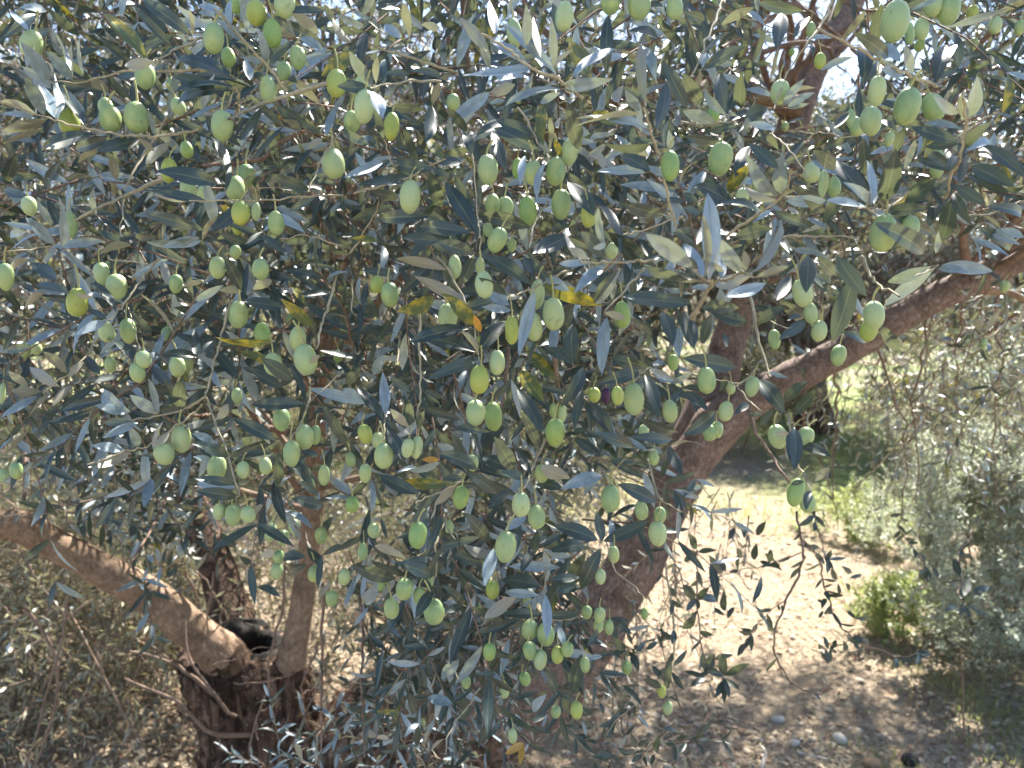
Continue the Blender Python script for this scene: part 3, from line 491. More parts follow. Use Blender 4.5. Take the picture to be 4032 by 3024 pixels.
# ---------------------------------------------------------------- leaf blades
def leaf_template(nu, nv, arch=0.05, lat=0.0, cup=0.12, twist=0.0, wave=0.0, tip=1.0):
    """unit leaf: length along x 0..1, width about 1 along y, upper side +z"""
    us = np.linspace(0, 1, nu + 1)
    vs_ = np.linspace(-1, 1, nv + 1)
    w = np.maximum(np.sin(math.pi * us ** 0.92) ** 0.78, 0) * 0.5
    w[0] = 0.05; w[-1] = 0.015
    U, V = np.meshgrid(us, vs_, indexing='ij')
    Wd = np.broadcast_to(w[:, None], U.shape)
    x = U
    a = twist * (U - 0.5)
    y = Wd * V * np.cos(a) + lat * 4 * U * (1 - U)
    z = arch * 4 * U * (1 - U) + (0.115 * np.abs(V) - cup * 0.35 * np.abs(V) ** 4) * Wd + Wd * V * np.sin(a) * 0.3 + wave * np.sin(U * 9) * np.abs(V) * 0.02
    v = np.stack([x, y, z], -1).reshape(-1, 3)
    idx = np.arange((nu + 1) * (nv + 1)).reshape(nu + 1, nv + 1)
    q = np.stack([idx[:-1, :-1], idx[1:, :-1], idx[1:, 1:], idx[:-1, 1:]], -1).reshape(-1, 4)
    uv = np.stack([U, (V + 1) / 2], -1).reshape(-1, 2)
    return v, q, uv


T_MID = [leaf_template(5, 2, 0.05, 0.03), leaf_template(5, 2, -0.03, -0.06), leaf_template(5, 2, 0.11, 0.0, twist=0.7), leaf_template(5, 2, 0.02, 0.08, twist=-0.6)]
T_LOW = [leaf_template(4, 2, 0.05, 0.02), leaf_template(4, 2, -0.04, -0.05), leaf_template(4, 2, 0.1, 0.03, twist=0.8)]
T_TINY = [leaf_template(2, 1, 0.08, 0.0), leaf_template(2, 1, -0.05, 0.05)]
T_FAR = [leaf_template(2, 2, 0.06, 0.0), leaf_template(2, 2, -0.05, 0.04)]


def emit_leaves(bag, B, D, Nn, L, W, temps, rnd, midx):
    """many leaves at once: base, direction, upper normal, length, width"""
    D = unit(D); Nn = unit(Nn - (Nn * D).sum(-1, keepdims=True) * D)
    Y = np.cross(Nn, D)
    pick = RNG.integers(0, len(temps), len(B))
    for k, (tv, tq, tuv) in enumerate(temps):
        s = np.nonzero(pick == k)[0]
        if not len(s):
            continue
        b, d, n, y, l, w = B[s], D[s], Nn[s], Y[s], L[s], W[s]
        v = (b[:, None] + tv[None, :, 0:1] * (d * l[:, None])[:, None] + tv[None, :, 1:2] * (y * w[:, None])[:, None]
             + tv[None, :, 2:3] * (n * l[:, None])[:, None])
        nvt = len(tv)
        q = tq[None] + (np.arange(len(s)) * nvt)[:, None, None]
        bag.add(v, q, np.broadcast_to(tuv, (len(s), nvt, 2)), np.repeat(rnd[s], nvt), np.repeat(midx[s], len(tq)))


def emit_shoots(bag, B, D, L, K, temps, leaf=(0.044, 0.064), wid=(0.155, 0.225), droop=0.25, up=0.8, twig_r=0.0016, twig_m=5,
                mats=(0.74, 0.245, 0.012), bare=0.0, keep=0.92, order=3, face=(0, 0, 0), remap=None):
    """leafy shoots: opposite leaves on a curved stem. B base, D direction, L length; K nodes"""
    n = len(B); D = unit(D)
    g = RNG.normal(size=(n, 3)) * 0.16; g[:, 2] -= droop
    ref = unit(RNG.normal(size=(n, 3)))
    s0 = unit(np.cross(D, ref)); s1 = np.cross(D, s0)
    k = np.arange(K)
    t = (bare + (1 - bare) * (k + 0.6 + RNG.uniform(-.25, .25, (n, K))) / K)[..., None]
    pos = B[:, None] + L[:, None, None] * (t * D[:, None] + t * t * g[:, None])
    tan = unit(D[:, None] + 2 * t * g[:, None])
    ph = (k * (math.pi / 2))[None, :] + RNG.normal(size=(n, K)) * 0.3
    s = np.cos(ph)[..., None] * s0[:, None] + np.sin(ph)[..., None] * s1[:, None]
    for sg in (-1, 1):
        th = np.radians(RNG.normal(50, 15, (n, K)))[..., None]
        d = unit(np.cos(th) * tan + sg * np.sin(th) * s + RNG.normal(size=(n, K, 3)) * 0.07 + np.array([0, 0, -0.10]))
        nn = tan * (0.4 if face[1] else 1.0) + np.array([0, 0, up]) + np.array(face) + RNG.normal(size=(n, K, 3)) * 0.32
        l = RNG.uniform(*leaf, (n, K)) * (1.05 - 0.42 * t[..., 0] ** 3)
        w = l * RNG.uniform(*wid, (n, K))
        sel = RNG.random((n, K)) < keep
        c = RNG.random(sel.sum())
        m = np.where(c < mats[0], 0, np.where(c < mats[0] + mats[1], 1, np.where(c < mats[0] + mats[1] + mats[2], 2, 0)))
        if remap is not None:
            m = np.where((m == 0) & (RNG.random(len(m)) < remap[1]), remap[0], m)
        emit_leaves(bag, pos[sel] , d[sel], nn[sel], l[sel], w[sel], temps, RNG.random(sel.sum()), m)
    # stems
    ts = np.linspace(0, 1, order + 1)[None, :, None]
    sp = B[:, None] + L[:, None, None] * (ts * D[:, None] + ts * ts * g[:, None])
    rr = twig_r * (1.15 - 0.75 * ts)
    ang = np.arange(3) * 2.0944
    ring = np.cos(ang)[None, None, :, None] * s0[:, None, None] + np.sin(ang)[None, None, :, None] * s1[:, None, None]
    v = sp[:, :, None] + rr[..., None] * ring
    idx = np.arange((order + 1) * 3).reshape(order + 1, 3)
    q1 = np.stack([idx[:-1], np.roll(idx[:-1], -1, 1), np.roll(idx[1:], -1, 1), idx[1:]], -1).reshape(-1, 4)
    q = q1[None] + (np.arange(n) * (order + 1) * 3)[:, None, None]
    bag.add(v, q, None, 0.5, twig_m)


M_KHAKI = leaf_mat("leaf_sunlit_khaki", (0.13, 0.125, 0.07), (0.24, 0.22, 0.13), (0.27, 0.25, 0.18), (0.40, 0.37, 0.27), tfac=0.2, trans=(0.40, 0.38, 0.18))  # rear olive leaves with the sunlight on them put into a khaki colour
FMATS = [M_DARK, M_GREY, M_YEL, M_ORG, M_KHAKI, M_TWIG]


def inside(px, py, poly):
    poly = np.asarray(poly, float)
    x1, y1 = poly[:, 0], poly[:, 1]
    x2, y2 = np.roll(x1, -1), np.roll(y1, -1)
    c = np.zeros(len(px), bool)
    for a, b, e, f in zip(x1, y1, x2, y2):
        hit = ((b > py) != (f > py)) & (px < (e - a) * (py - b) / (f - b + 1e-12) + a)
        c ^= hit
    return c


def sample_poly(n, poly, d0, d1, holes=()):
    poly = np.asarray(poly, float)
    lo, hi = poly.min(0), poly.max(0)
    out = np.zeros((0, 3))
    while len(out) < n:
        p = RNG.uniform(lo, hi, (n * 2, 2))
        ok = inside(p[:, 0], p[:, 1], poly)
        for hpoly in holes:
            ok &= ~inside(p[:, 0], p[:, 1], hpoly)
        p = p[ok]
        d = RNG.uniform(d0 ** 2, d1 ** 2, len(p)) ** 0.5
        out = np.vstack([out, np.column_stack([p, d])])
    return out[:n]


def clumps(n, poly, d0, d1, per=9, sig=0.11):
    """shoot bases gathered in boughs, so the crown has masses and gaps"""
    c = sample_poly(max(1, n // per), poly, d0, d1)
    c = P(c[:, 0], c[:, 1], c[:, 2])
    k = RNG.integers(0, len(c), n)
    return c[k] + RNG.normal(size=(n, 3)) * sig * np.array([1.2, 1.0, 0.8]), unit(RNG.normal(size=(len(c), 3)) * np.array([1, .6, .5]))[k]


# ---------------------------------------------------------------- ground
def ground_height(x, y):
    return 0.035 * np.sin(x * 1.3 + 0.5) * np.cos(y * 1.1) + 0.012 * np.sin(x * 5.1 + y * 3.7) + 0.008 * np.sin(x * 11.3 - y * 9.1)


def build_ground():
    a = np.linspace(-1, 1, 161)
    gx = np.sinh(a * 6.0) / math.sinh(6.0) * 600
    gy = np.sinh(a * 6.0) / math.sinh(6.0) * 600 + 4
    X, Y = np.meshgrid(gx, gy, indexing='ij')
    Z = ground_height(X, Y) * np.exp(-((X / 30) ** 2 + (Y / 30) ** 2))
    idx = np.arange(X.size).reshape(X.shape)
    q = np.stack([idx[:-1, :-1], idx[1:, :-1], idx[1:, 1:], idx[:-1, 1:]], -1).reshape(-1, 4)
    me = mesh_np("ground", np.stack([X, Y, Z], -1), q, mats=[M_GROUND])
    return link("ground", me, kind="structure")


build_ground()


def build_gravel():
    n = 21000
    y = 2.2 + 7.0 * RNG.random(n) ** 1.6
    x = RNG.uniform(-0.95, 0.95, n) * y
    z = ground_height(x, y)
    s = 0.0045 + 0.013 * RNG.random(n) ** 4
    base = np.array([[1, 0, 0], [0, 1, 0], [-1, 0, 0], [0, -1, 0], [0.6, 0.5, .6], [-.5, .6, .6], [-.6, -.5, .6], [.5, -.6, .6]], float)
    jit = 1 + RNG.normal(size=(n, 8, 1)) * 0.22
    ang = RNG.random(n) * 6.28
    c, sn = np.cos(ang), np.sin(ang)
    v = base[None] * jit * s[:, None, None] * np.stack([RNG.uniform(.8, 1.5, n), RNG.uniform(.7, 1.1, n), RNG.uniform(.5, .9, n)], -1)[:, None]
    v = np.stack([v[..., 0] * c[:, None] - v[..., 1] * sn[:, None], v[..., 0] * sn[:, None] + v[..., 1] * c[:, None], v[..., 2]], -1)
    v += np.stack([x, y, z + s * 0.1], -1)[:, None]
    q1 = np.array([[0, 1, 5, 4], [1, 2, 6, 5], [2, 3, 7, 6], [3, 0, 4, 7], [4, 5, 6, 7]])
    q = q1[None] + (np.arange(n) * 8)[:, None, None]
    me = mesh_np("gravel", v, q, rnd=np.repeat(RNG.random(n), 8), mats=[M_PEB], smooth=False)
    link("gravel", me, kind="stuff", label="small pale pebbles strewn over the dry ground", category="gravel")


build_gravel()


def blades(name, n, region, hgt, width, mat, flat, label, cat):
    x, y = region(n)
    n = len(x)
    b = np.stack([x, y, ground_height(x, y) + 0.002], -1)
    a = RNG.random(n) * 6.283
    tilt = RNG.uniform(*flat, n)
    d = np.stack([np.cos(a) * np.cos(tilt), np.sin(a) * np.cos(tilt), np.sin(tilt)], -1)
    bag = Bag()
    l = RNG.uniform(*hgt, n)
    emit_leaves(bag, b, d, np.tile([0., 0, 1], (n, 1)) + RNG.normal(size=(n, 3)) * 0.3, l, np.full(n, width) * RNG.uniform(.6, 1.4, n),
                [leaf_template(2, 1, 0.1, 0.05), leaf_template(2, 1, 0.02, -0.08)], RNG.random(n), np.zeros(n, int))
    link(name, bag.mesh(name, [mat]), kind="stuff", label=label, category=cat)


def reg_straw(n):
    y = 2.2 + 5.5 * RNG.random(n) ** 1.4
    return RNG.uniform(-0.9, 0.95, n) * y, y


def reg_grass(n):
    y = 5.4 + 9.0 * RNG.random(n)
    x = RNG.uniform(-0.8, 0.9, n) * y
    v = np.sin(x * 1.7 + 1.0) + np.sin(y * 1.3 + x * 0.8) + np.sin(x * 4.1 - y * 2.2) * 0.6
    k = v > -0.3
    return x[k], y[k]


def reg_tuft(n):
    cs = [(3850, 2800), (3950, 2950), (3700, 2700), (3300, 2060), (3600, 2200), (3450, 2000), (3900, 2650), (3480, 2990), (3050, 2100), (3990, 2860)]
    xs, ys = [], []
    for c in cs:
        g = G(*c)
        m = n // len(cs)
        sp = 0.035 * g[1]
        xs.append(g[0] + RNG.normal(size=m) * sp); ys.append(g[1] + RNG.normal(size=m) * sp)
    return np.concatenate(xs), np.concatenate(ys)


blades("straw", 38000, reg_straw, (0.015, 0.06), 0.0030, M_STRAW, (0.0, 0.28), "dry pale straw and chaff littering the ground", "straw")
blades("grass", 26000, reg_grass, (0.05, 0.16), 0.006, M_GRASS, (0.7, 1.5), "bright green grass growing beyond the olive tree", "grass")
blades("ground_weeds", 2200, reg_tuft, (0.02, 0.055), 0.0035, M_GRASS, (0.5, 1.5), "low green tufts sprouting from the dry soil", "weeds")


def litter():
    n = 9000
    x, y = reg_straw(n)
    b = np.stack([x, y, ground_height(x, y) + RNG.uniform(0.003, 0.012, n)], -1)
    a = RNG.random(n) * 6.283
    d = np.stack([np.cos(a), np.sin(a), RNG.normal(size=n) * 0.25], -1)
    bag = Bag()
    l = RNG.uniform(0.03, 0.055, n)
    emit_leaves(bag, b, d, np.tile([0., 0, 1], (n, 1)) + RNG.normal(size=(n, 3)) * 0.5, l, l * RNG.uniform(.18, .28, n), T_FAR, RNG.random(n), (RNG.random(n) < 0.45).astype(int))
    link("fallen_leaves", bag.mesh("fallen_leaves", [M_STRAW, M_BRN]), kind="stuff", label="dry fallen olive leaves scattered over the ground", category="leaf litter")


litter()


def rock(name, px, py, size, mat, label, flat=0.6, seed=1):
    g = G(px, py)
    rg = np.random.default_rng(seed)
    nu, nv = 10, 7
    vv, q = [], []
    bumps = rg.normal(size=(6, 3)); amp = rg.uniform(-.22, .25, 6)
    for j in range(nv + 1):
        for i in range(nu):
            t = math.pi * j / nv; p = 2 * math.pi * i / nu
            dirv = np.array([math.sin(t) * math.cos(p), math.sin(t) * math.sin(p), math.cos(t)])
            r = 1 + sum(a * max(0, float(dirv @ (b / np.linalg.norm(b)))) ** 2 for a, b in zip(amp, bumps))
            vv.append(dirv * r * np.array([size * 0.5, size * 0.38, size * 0.5 * flat]))
    for j in range(nv):
        for i in range(nu):
            q.append((j * nu + i, (j + 1) * nu + i, (j + 1) * nu + (i + 1) % nu, j * nu + (i + 1) % nu))
    me = mesh_np(name, np.array(vv), np.array(q), mats=[mat], smooth=False)
    o = link(name, me, loc=(g[0], g[1], float(ground_height(g[0], g[1])) + size * 0.5 * flat * 0.55), label=label, category="stone", group="stones lying on the ground")
    o.rotation_euler = (0, 0, rg.uniform(-0.5, 0.5))


rock("stone", 3430, 2990, 0.080, M_STB, "flat brown stone lying beside a black one on the soil", 0.55, 3)
rock("stone", 3585, 2975, 0.065, M_STD, "black angular stone lying on the shaded soil", 0.85, 5)
rock("stone", 3310, 2893, 0.055, M_STP, "pale tan wedge of stone behind the brown and black stones", 0.7, 8)
rock("stone", 3130, 2915, 0.040, M_STP, "small whitish stone farthest from the black one in the shade", 0.6, 9)
rock("stone", 3062, 2805, 0.045, M_STP, "rounded pale stone at the sunlit edge of the shade", 0.7, 12)
rock("stone", 2930, 2860, 0.050, M_STB, "dull brown stone half sunk in shaded straw", 0.5, 14)

# ---------------------------------------------------------------- the olive tree
TREE = Vector((float(P(1250, 3000, 2.3)[0]), float(P(1250, 3000, 2.3)[1]), 0.0))
tree = link("olive_tree", None, loc=TREE, label="old olive tree with forked trunk, laden with green olives and grey leaves", category="tree")


def limb_mesh(name, pts, mat, rings=40, sides=18, ridge=0.06, seed=1, extra=None, parent=tree, knots=(), base_bark=0.0):
    """pts rows: px, py, depth, diameter in px"""
    s = smooth_path(pts, rings)
    path = P(s[:, 0], s[:, 1], s[:, 2])
    rad = s[:, 3] * 0.5 * s[:, 2] / FPX
    v, q, uv = tube(path, rad, sides)
    v = v.reshape(rings, sides, 3)
    out = v - path[:, None]
    for i in range(rings):
        for j in range(sides):
            p = v[i, j]
            nz = noise.noise(Vector(p * 90 + seed)) * 0.28 + noise.noise(Vector(p * 9 + seed * 3.1)) * 0.5 + noise.noise(Vector(p * 26 + seed)) * 0.3 + noise.noise(Vector((p[0] * 45, p[1] * 45, p[2] * 9))) * 0.4
            k = 1 + ridge * nz
            for (kx, ky, kd, kr, ka) in knots:
                dd = np.linalg.norm(p - P(kx, ky, kd))
                k += ka * math.exp(-(dd / kr) ** 2)
            v[i, j] = path[i] + out[i, j] * k
    o0 = path[0]
    fr = np.repeat(np.arange(rings - 1) / rings, sides)
    cen = v[:-1].reshape(-1, 3)
    nn = np.array([noise.noise(Vector(c * 16)) * 0.10 + noise.noise(Vector(c * 45)) * 0.05 for c in cen]) if base_bark else 0
    mi = (fr + nn < base_bark).astype(int)
    me = mesh_np(name, v - o0, q, uv, mats=[mat, M_BARK], midx=mi)
    return link(name, me, parent, loc=Vector(o0) - TREE), path, rad


def trunk():
    """the old left bole: broad, ridged, opening into a charred hollow between two limbs"""
    rows = [(1015, 4050, 2.28, 900), (1030, 3700, 2.25, 620), (1050, 3350, 2.22, 500), (1060, 3050, 2.2, 470), (1030, 2850, 2.2, 460), (985, 2700, 2.2, 470), (960, 2610, 2.2, 470), (955, 2560, 2.22, 430), (955, 2535, 2.24, 330), (958, 2545, 2.24, 250), (960, 2620, 2.24, 190), (960, 2700, 2.24, 60)]
    rings, sides = 170, 132
    s = smooth_path(rows, rings)
    v = np.zeros((rings, sides, 3))
    for i in range(rings):
        c = P(s[i, 0], s[i, 1], s[i, 2]); r = max(s[i, 3], 20) * 0.5 * s[i, 2] / FPX
        for j in range(sides):
            a = 2 * math.pi * j / sides
            dv = np.array([math.cos(a), math.sin(a) * 0.85, 0])
            p = c + dv * r
            q = Vector((math.cos(a) * 2.2 + 5, math.sin(a) * 2.2, p[2] * 1.1))
            big = noise.noise(q) * 0.22
            ridg = abs(noise.noise(Vector((math.cos(a) * 5.5, math.sin(a) * 5.5, p[2] * 2.2)))) * -0.34 + 0.10
            fine = noise.noise(Vector((p[0] * 70, p[1] * 70, p[2] * 20))) * 0.085 + noise.noise(Vector((p[0] * 30, p[1] * 30, p[2] * 14 + 4))) * 0.09 + noise.noise(Vector((p[0] * 130, p[1] * 130, p[2] * 45))) * 0.05
            v[i, j] = c + dv * r * (1 + big + ridg + fine)
            if 0.60 < i / rings < 0.84:
                v[i, j, 2] += 0.035 * noise.noise(Vector((a * 1.5, 3.0, 0.2)))
    idx = np.arange(rings * sides).reshape(rings, sides)
    q = np.stack([idx[:-1], np.roll(idx[:-1], -1, 1), np.roll(idx[1:], -1, 1), idx[1:]], -1).reshape(-1, 4)
    mi = np.repeat((np.arange(rings - 1) > rings * 0.70).astype(int), sides)
    me = mesh_np("trunk", v - np.array(TREE), q, mats=[M_BARK, M_CHAR], midx=mi)
    return link("trunk", me, tree, label="dark fissured trunk with a charred hollow between its limbs")


trunk_o = trunk()


def charred_stump():
    c = P(965, 2610, 2.36)
    rg, sd = 16, 28
    v = np.zeros((rg, sd, 3))
    for i in range(rg):
        t = i / (rg - 1)
        for j in range(sd):
            a = 2 * math.pi * j / sd
            r = 0.098 * math.cos(t * math.pi / 2) ** 0.55 + 0.002
            n = noise.noise(Vector((math.cos(a) * 1.6, math.sin(a) * 1.6, t * 2.0))) * 0.25 + noise.noise(Vector((math.cos(a) * 5, math.sin(a) * 5, t * 6))) * 0.12
            v[i, j] = c + np.array([math.cos(a) * r * (1 + n) * 1.15, math.sin(a) * r * (1 + n) * 0.8, -0.05 + 0.185 * math.sin(t * math.pi / 2) * (1 + 0.3 * n)])
    idx = np.arange(rg * sd).reshape(rg, sd)
    q = np.stack([idx[:-1], np.roll(idx[:-1], -1, 1), np.roll(idx[1:], -1, 1), idx[1:]], -1).reshape(-1, 4)
    return link("charred_stump", mesh_np("charred_stump", v - c, q, mats=[M_CHAR]), tree, loc=Vector(c) - TREE, label="black charred stump of a lost limb")


charred_stump()
limbs = {}
L_R = [(1250, 3250, 2.3, 640), (1500, 2980, 2.25, 560), (1780, 2830, 2.2, 480), (2040, 2720, 2.15, 400), (2260, 2540, 2.1, 290), (2430, 2320, 2.08, 225), (2560, 2100, 2.06, 200), (2670, 1880, 2.05, 190), (2740, 1760, 2.05, 150)]
L_A = [(2640, 1950, 2.07, 150), (2740, 1700, 2.1, 165), (2830, 1480, 2.15, 150), (2900, 1230, 2.2, 130), (2990, 930, 2.25, 120), (3070, 650, 2.3, 122), (3190, 300, 2.35, 112), (3330, 50, 2.4, 105), (3450, -300, 2.5, 95), (3500, -800, 2.6, 80), (3450, -1400, 2.7, 50)]
L_B = [(2620, 1990, 2.05, 140), (2790, 1720, 2.02, 172), (2950, 1580, 2.0, 145), (3150, 1475, 1.95, 128), (3400, 1340, 1.9, 118), (3650, 1190, 1.85, 112), (3850, 1095, 1.8, 110), (4032, 1005, 1.75, 104), (4350, 800, 1.7, 95), (4700, 500, 1.7, 80)]
L_L = [(985, 2760, 2.2, 70), (935, 2670, 2.17, 165), (880, 2590, 2.13, 172), (810, 2525, 2.1, 148), (620, 2370, 2.05, 136), (425, 2255, 2.0, 130), (230, 2150, 1.95, 122), (80, 2075, 1.9, 118), (-120, 2040, 1.85, 110), (-420, 1900, 1.8, 95)]
L_U = [(1090, 2800, 2.2, 60), (1120, 2700, 2.17, 140), (1144, 2610, 2.15, 122), (1175, 2460, 2.15, 98), (1195, 2340, 2.16, 92), (1215, 2200, 2.18, 88), (1240, 1900, 2.2, 82), (1258, 1560, 2.22, 78), (1290, 1250, 2.25, 72), (1340, 850, 2.28, 64), (1420, 350, 2.3, 56), (1480, -300, 2.35, 44)]
L_K = [(960, 2720, 2.5, 190), (930, 2500, 2.6, 170), (860, 2250, 2.7, 140), (760, 1980, 2.8, 118), (650, 1700, 2.9, 100), (600, 1300, 2.9, 80), (640, 800, 2.9, 60)]
L_H = [(1750, 300, 2.0, 30), (1650, 360, 1.9, 55), (1900, 385, 1.8, 62), (2250, 395, 1.75, 66), (2600, 375, 1.85, 70), (2900, 350, 2.1, 80), (3130, 420, 2.28, 90)]
L_D = [(4250, 1330, 1.9, 18), (4032, 1180, 1.85, 24), (3950, 1150, 1.84, 30), (3850, 1140, 1.82, 42), (3800, 1130, 1.82, 40)]
L_J = [(1250, 1500, 2.2, 50), (1500, 1180, 2.1, 46), (1750, 900, 2.0, 40), (2000, 640, 1.9, 34), (2250, 480, 1.8, 26)]
for nm, pts, mat, rg, sd, rd in (("right", L_R, M_LIMB2, 70, 44, 0.24), ("a", L_A, M_LIMB2, 60, 26, 0.18), ("b", L_B, M_LIMB2, 70, 28, 0.20), ("l", L_L, M_LIMB, 56, 26, 0.14), ("u", L_U, M_LIMB, 40, 16, 0.08), ("k", L_K, M_BARK, 34, 16, 0.12), ("h", L_H, M_LIMB, 30, 10, 0.1), ("d", L_D, M_LIMB, 14, 8, 0.08), ("j", L_J, M_LIMB, 20, 8, 0.08)):
    o, pth, rad = limb_mesh("limb", pts, mat, rg, sd, rd, seed=len(limbs) + 1, base_bark={'l': 0.245, 'u': 0.15, 'right': 0.3}.get(nm, 0.0),
                            knots=((2790, 1640, 2.0, 0.05, 0.25), (3120, 1450, 1.93, 0.04, 0.2)) if nm == "b" else ((600, 2290, 2.0, 0.03, .25), (150, 2030, 1.9, 0.04, .2)) if nm == "l" else ())
    limbs[nm] = (o, pth, rad)
limbs["l"][0]["label"] = "smooth tan limb rising out of the trunk to the photo's edge"
limbs["b"][0]["label"] = "reddish limb with sunlit bark reaching across open ground"

# ---------------------------------------------------------------- the near branches, surveyed
DEF_D = {1: .63, 2: .60, 3: .55, 4: .72, 5: .66, 6: .62, 7: .95, 8: .80, 9: 1.25, 10: .47}


def parse(txt):
    for line in txt.strip().splitlines():
        sh, rest = line.split(":", 1)
        for it in rest.split(";"):
            yield int(sh), it.split()


twigs = []
for sh, it in parse(TWIGS):
    w = float(it[0]); it = it[1:]
    d = DEF_D[sh]
    if it[0].startswith("z"):
        d = float(it[0][1:]); it = it[1:]
    xy = np.array(it, float).reshape(-1, 2) * SCALE[sh] + np.array(SHEET[sh])
    m = len(xy)
    dd = d + np.linspace(0.03, -0.03, m) * (1 if d < 1 else 2) + RNG.normal(size=m) * 0.006
    s = smooth_path(np.column_stack([xy, dd]), max(5, m * 4))
    path = P(s[:, 0], s[:, 1], s[:, 2])
    # the little zigzag of nodes
    path = path + RNG.normal(size=path.shape) * (0.0016 if sh == 9 else 0.0007)
    r0 = w * SCALE[sh] * 0.5 * d / FPX * 0.92
    rad = np.linspace(1.15, 0.62, len(s)) * r0
    twigs.append(dict(px=s[:, :2], d=s[:, 2], path=path, rad=rad, sheet=sh, w=w))

branch_obs = []
for t in twigs:
    v, q, uv = tube(t['path'], t['rad'] * (1 + 0.10 * RNG.normal(size=len(t['rad']))), 7, 0.05, 3)
    o0 = t['path'][0]
    green = t['rad'].mean() < 0.0016
    me = mesh_np("twig", v - o0, q, uv, mats=[M_YTWIG if green and t['sheet'] != 9 else M_TWIG])
    o = link("twig", me, tree, loc=Vector(o0) - TREE)
    t['o'] = o; t['o0'] = np.array(o0)
    branch_obs.append(o)

ALLPX = np.concatenate([t['px'] for t in twigs])
ALLD = np.concatenate([t['d'] for t in twigs])
ALLT = np.concatenate([np.full(len(t['px']), i) for i, t in enumerate(twigs)])
ALLW = np.concatenate([t['path'] for t in twigs])


def nearest(p, prefer=None):
    dist = np.linalg.norm(ALLPX - p, axis=1)
    if prefer is not None:
        dist = dist + np.abs(ALLD - prefer) * 260
    i = int(np.argmin(dist))
    return ALLT[i], float(np.linalg.norm(ALLPX[i] - p)), ALLD[i], i


FRONT = {(1, 1410, 1190), (2, 1320, 1050), (2, 215, 600), (3, 1560, 1640), (4, 600, 270), (4, 2010, 700), (5, 1250, 230), (6, 810, 0), (6, 690, 1150), (6, 720, 1110),
         (6, 820, 1520), (8, 1320, 540), (8, 560, 0), (1, 1000, 400), (1, 320, 520), (5, 1070, 250), (3, 1780, 740), (4, 1890, 800), (2, 90, 330), (8, 985, 240), (5, 1970, 770)}
rec = []
for sh, it in parse(LEAVES):
    kind = it[0]
    bx, by, tx, ty, w = (float(a) for a in it[1:6])
    b = np.array([bx, by]) * SCALE[sh] + np.array(SHEET[sh]); tp = np.array([tx, ty]) * SCALE[sh] + np.array(SHEET[sh])
    ti, dist, dtw, k = nearest(b, DEF_D[sh])
    front = (sh, int(bx), int(by)) in FRONT
    if dist < 60:
        d = dtw + (-0.045 if front else random.uniform(-0.004, 0.012))
    else:
        d = DEF_D[sh] + (-0.05 if front else random.uniform(0.0, 0.07))
    Lpx = np.linalg.norm(tp - b)
    lin = Lpx * d / FPX
    want = random.uniform(0.046, 0.060)
    dz = 0.0
    if lin < want:
        dz = min(math.sqrt(want ** 2 - lin ** 2), 0.9 * lin)
    sgn = random.choice((-1, 1))
    if front:
        sgn = -1
    dt = d + dz * sgn
    B3 = P(b[0], b[1], d); T3 = P(tp[0], tp[1], dt)
    rec.append(dict(kind=kind, B=B3, T=T3, w=w * SCALE[sh] * d / FPX, area=Lpx * w * SCALE[sh] / SS, twig=ti, ld=np.linalg.norm(T3 - B3), sh=sh, dist=dist, k=k))

MATK = {'d': M_DARK, 'g': M_GREY, 'u': M_DARK, 'y': M_YEL, 'o': M_ORG}
IDXK = {'d': 0, 'g': 1, 'u': 0, 'y': 2, 'o': 3}
SHAPES = [(0.05, 0.03, 0.0, 0.5), (-0.035, -0.05, 0.5, 0), (0.09, 0.0, -0.6, .6), (0.02, 0.07, 0.3, 0), (0.06, -0.03, 0.9, 1.0), (0.13, 0.02, 0.2, 0)]
hero_mesh = {}
for k, m in MATK.items():
    for i, (ar, la, tw, wv) in enumerate(SHAPES):
        v, q, uv = leaf_template(9, 4, ar, la, cup=0.16, twist=tw, wave=wv)
        # a short petiole
        pv, pq, puv = tube(np.array([[-0.07, 0, 0.004], [0.0, 0, 0.0], [0.06, 0, 0.002]]), [0.010, 0.009, 0.006], 4)
        q2 = np.concatenate([q, pq + len(v)])
        me = mesh_np("leaf", np.concatenate([v, pv]), q2, np.concatenate([uv, np.full((len(pv), 2), 0.5)]), mats=[m, M_YTWIG],
                     midx=np.concatenate([np.zeros(len(q), int), np.ones(len(pq), int)]))
        hero_mesh[(k, i)] = me

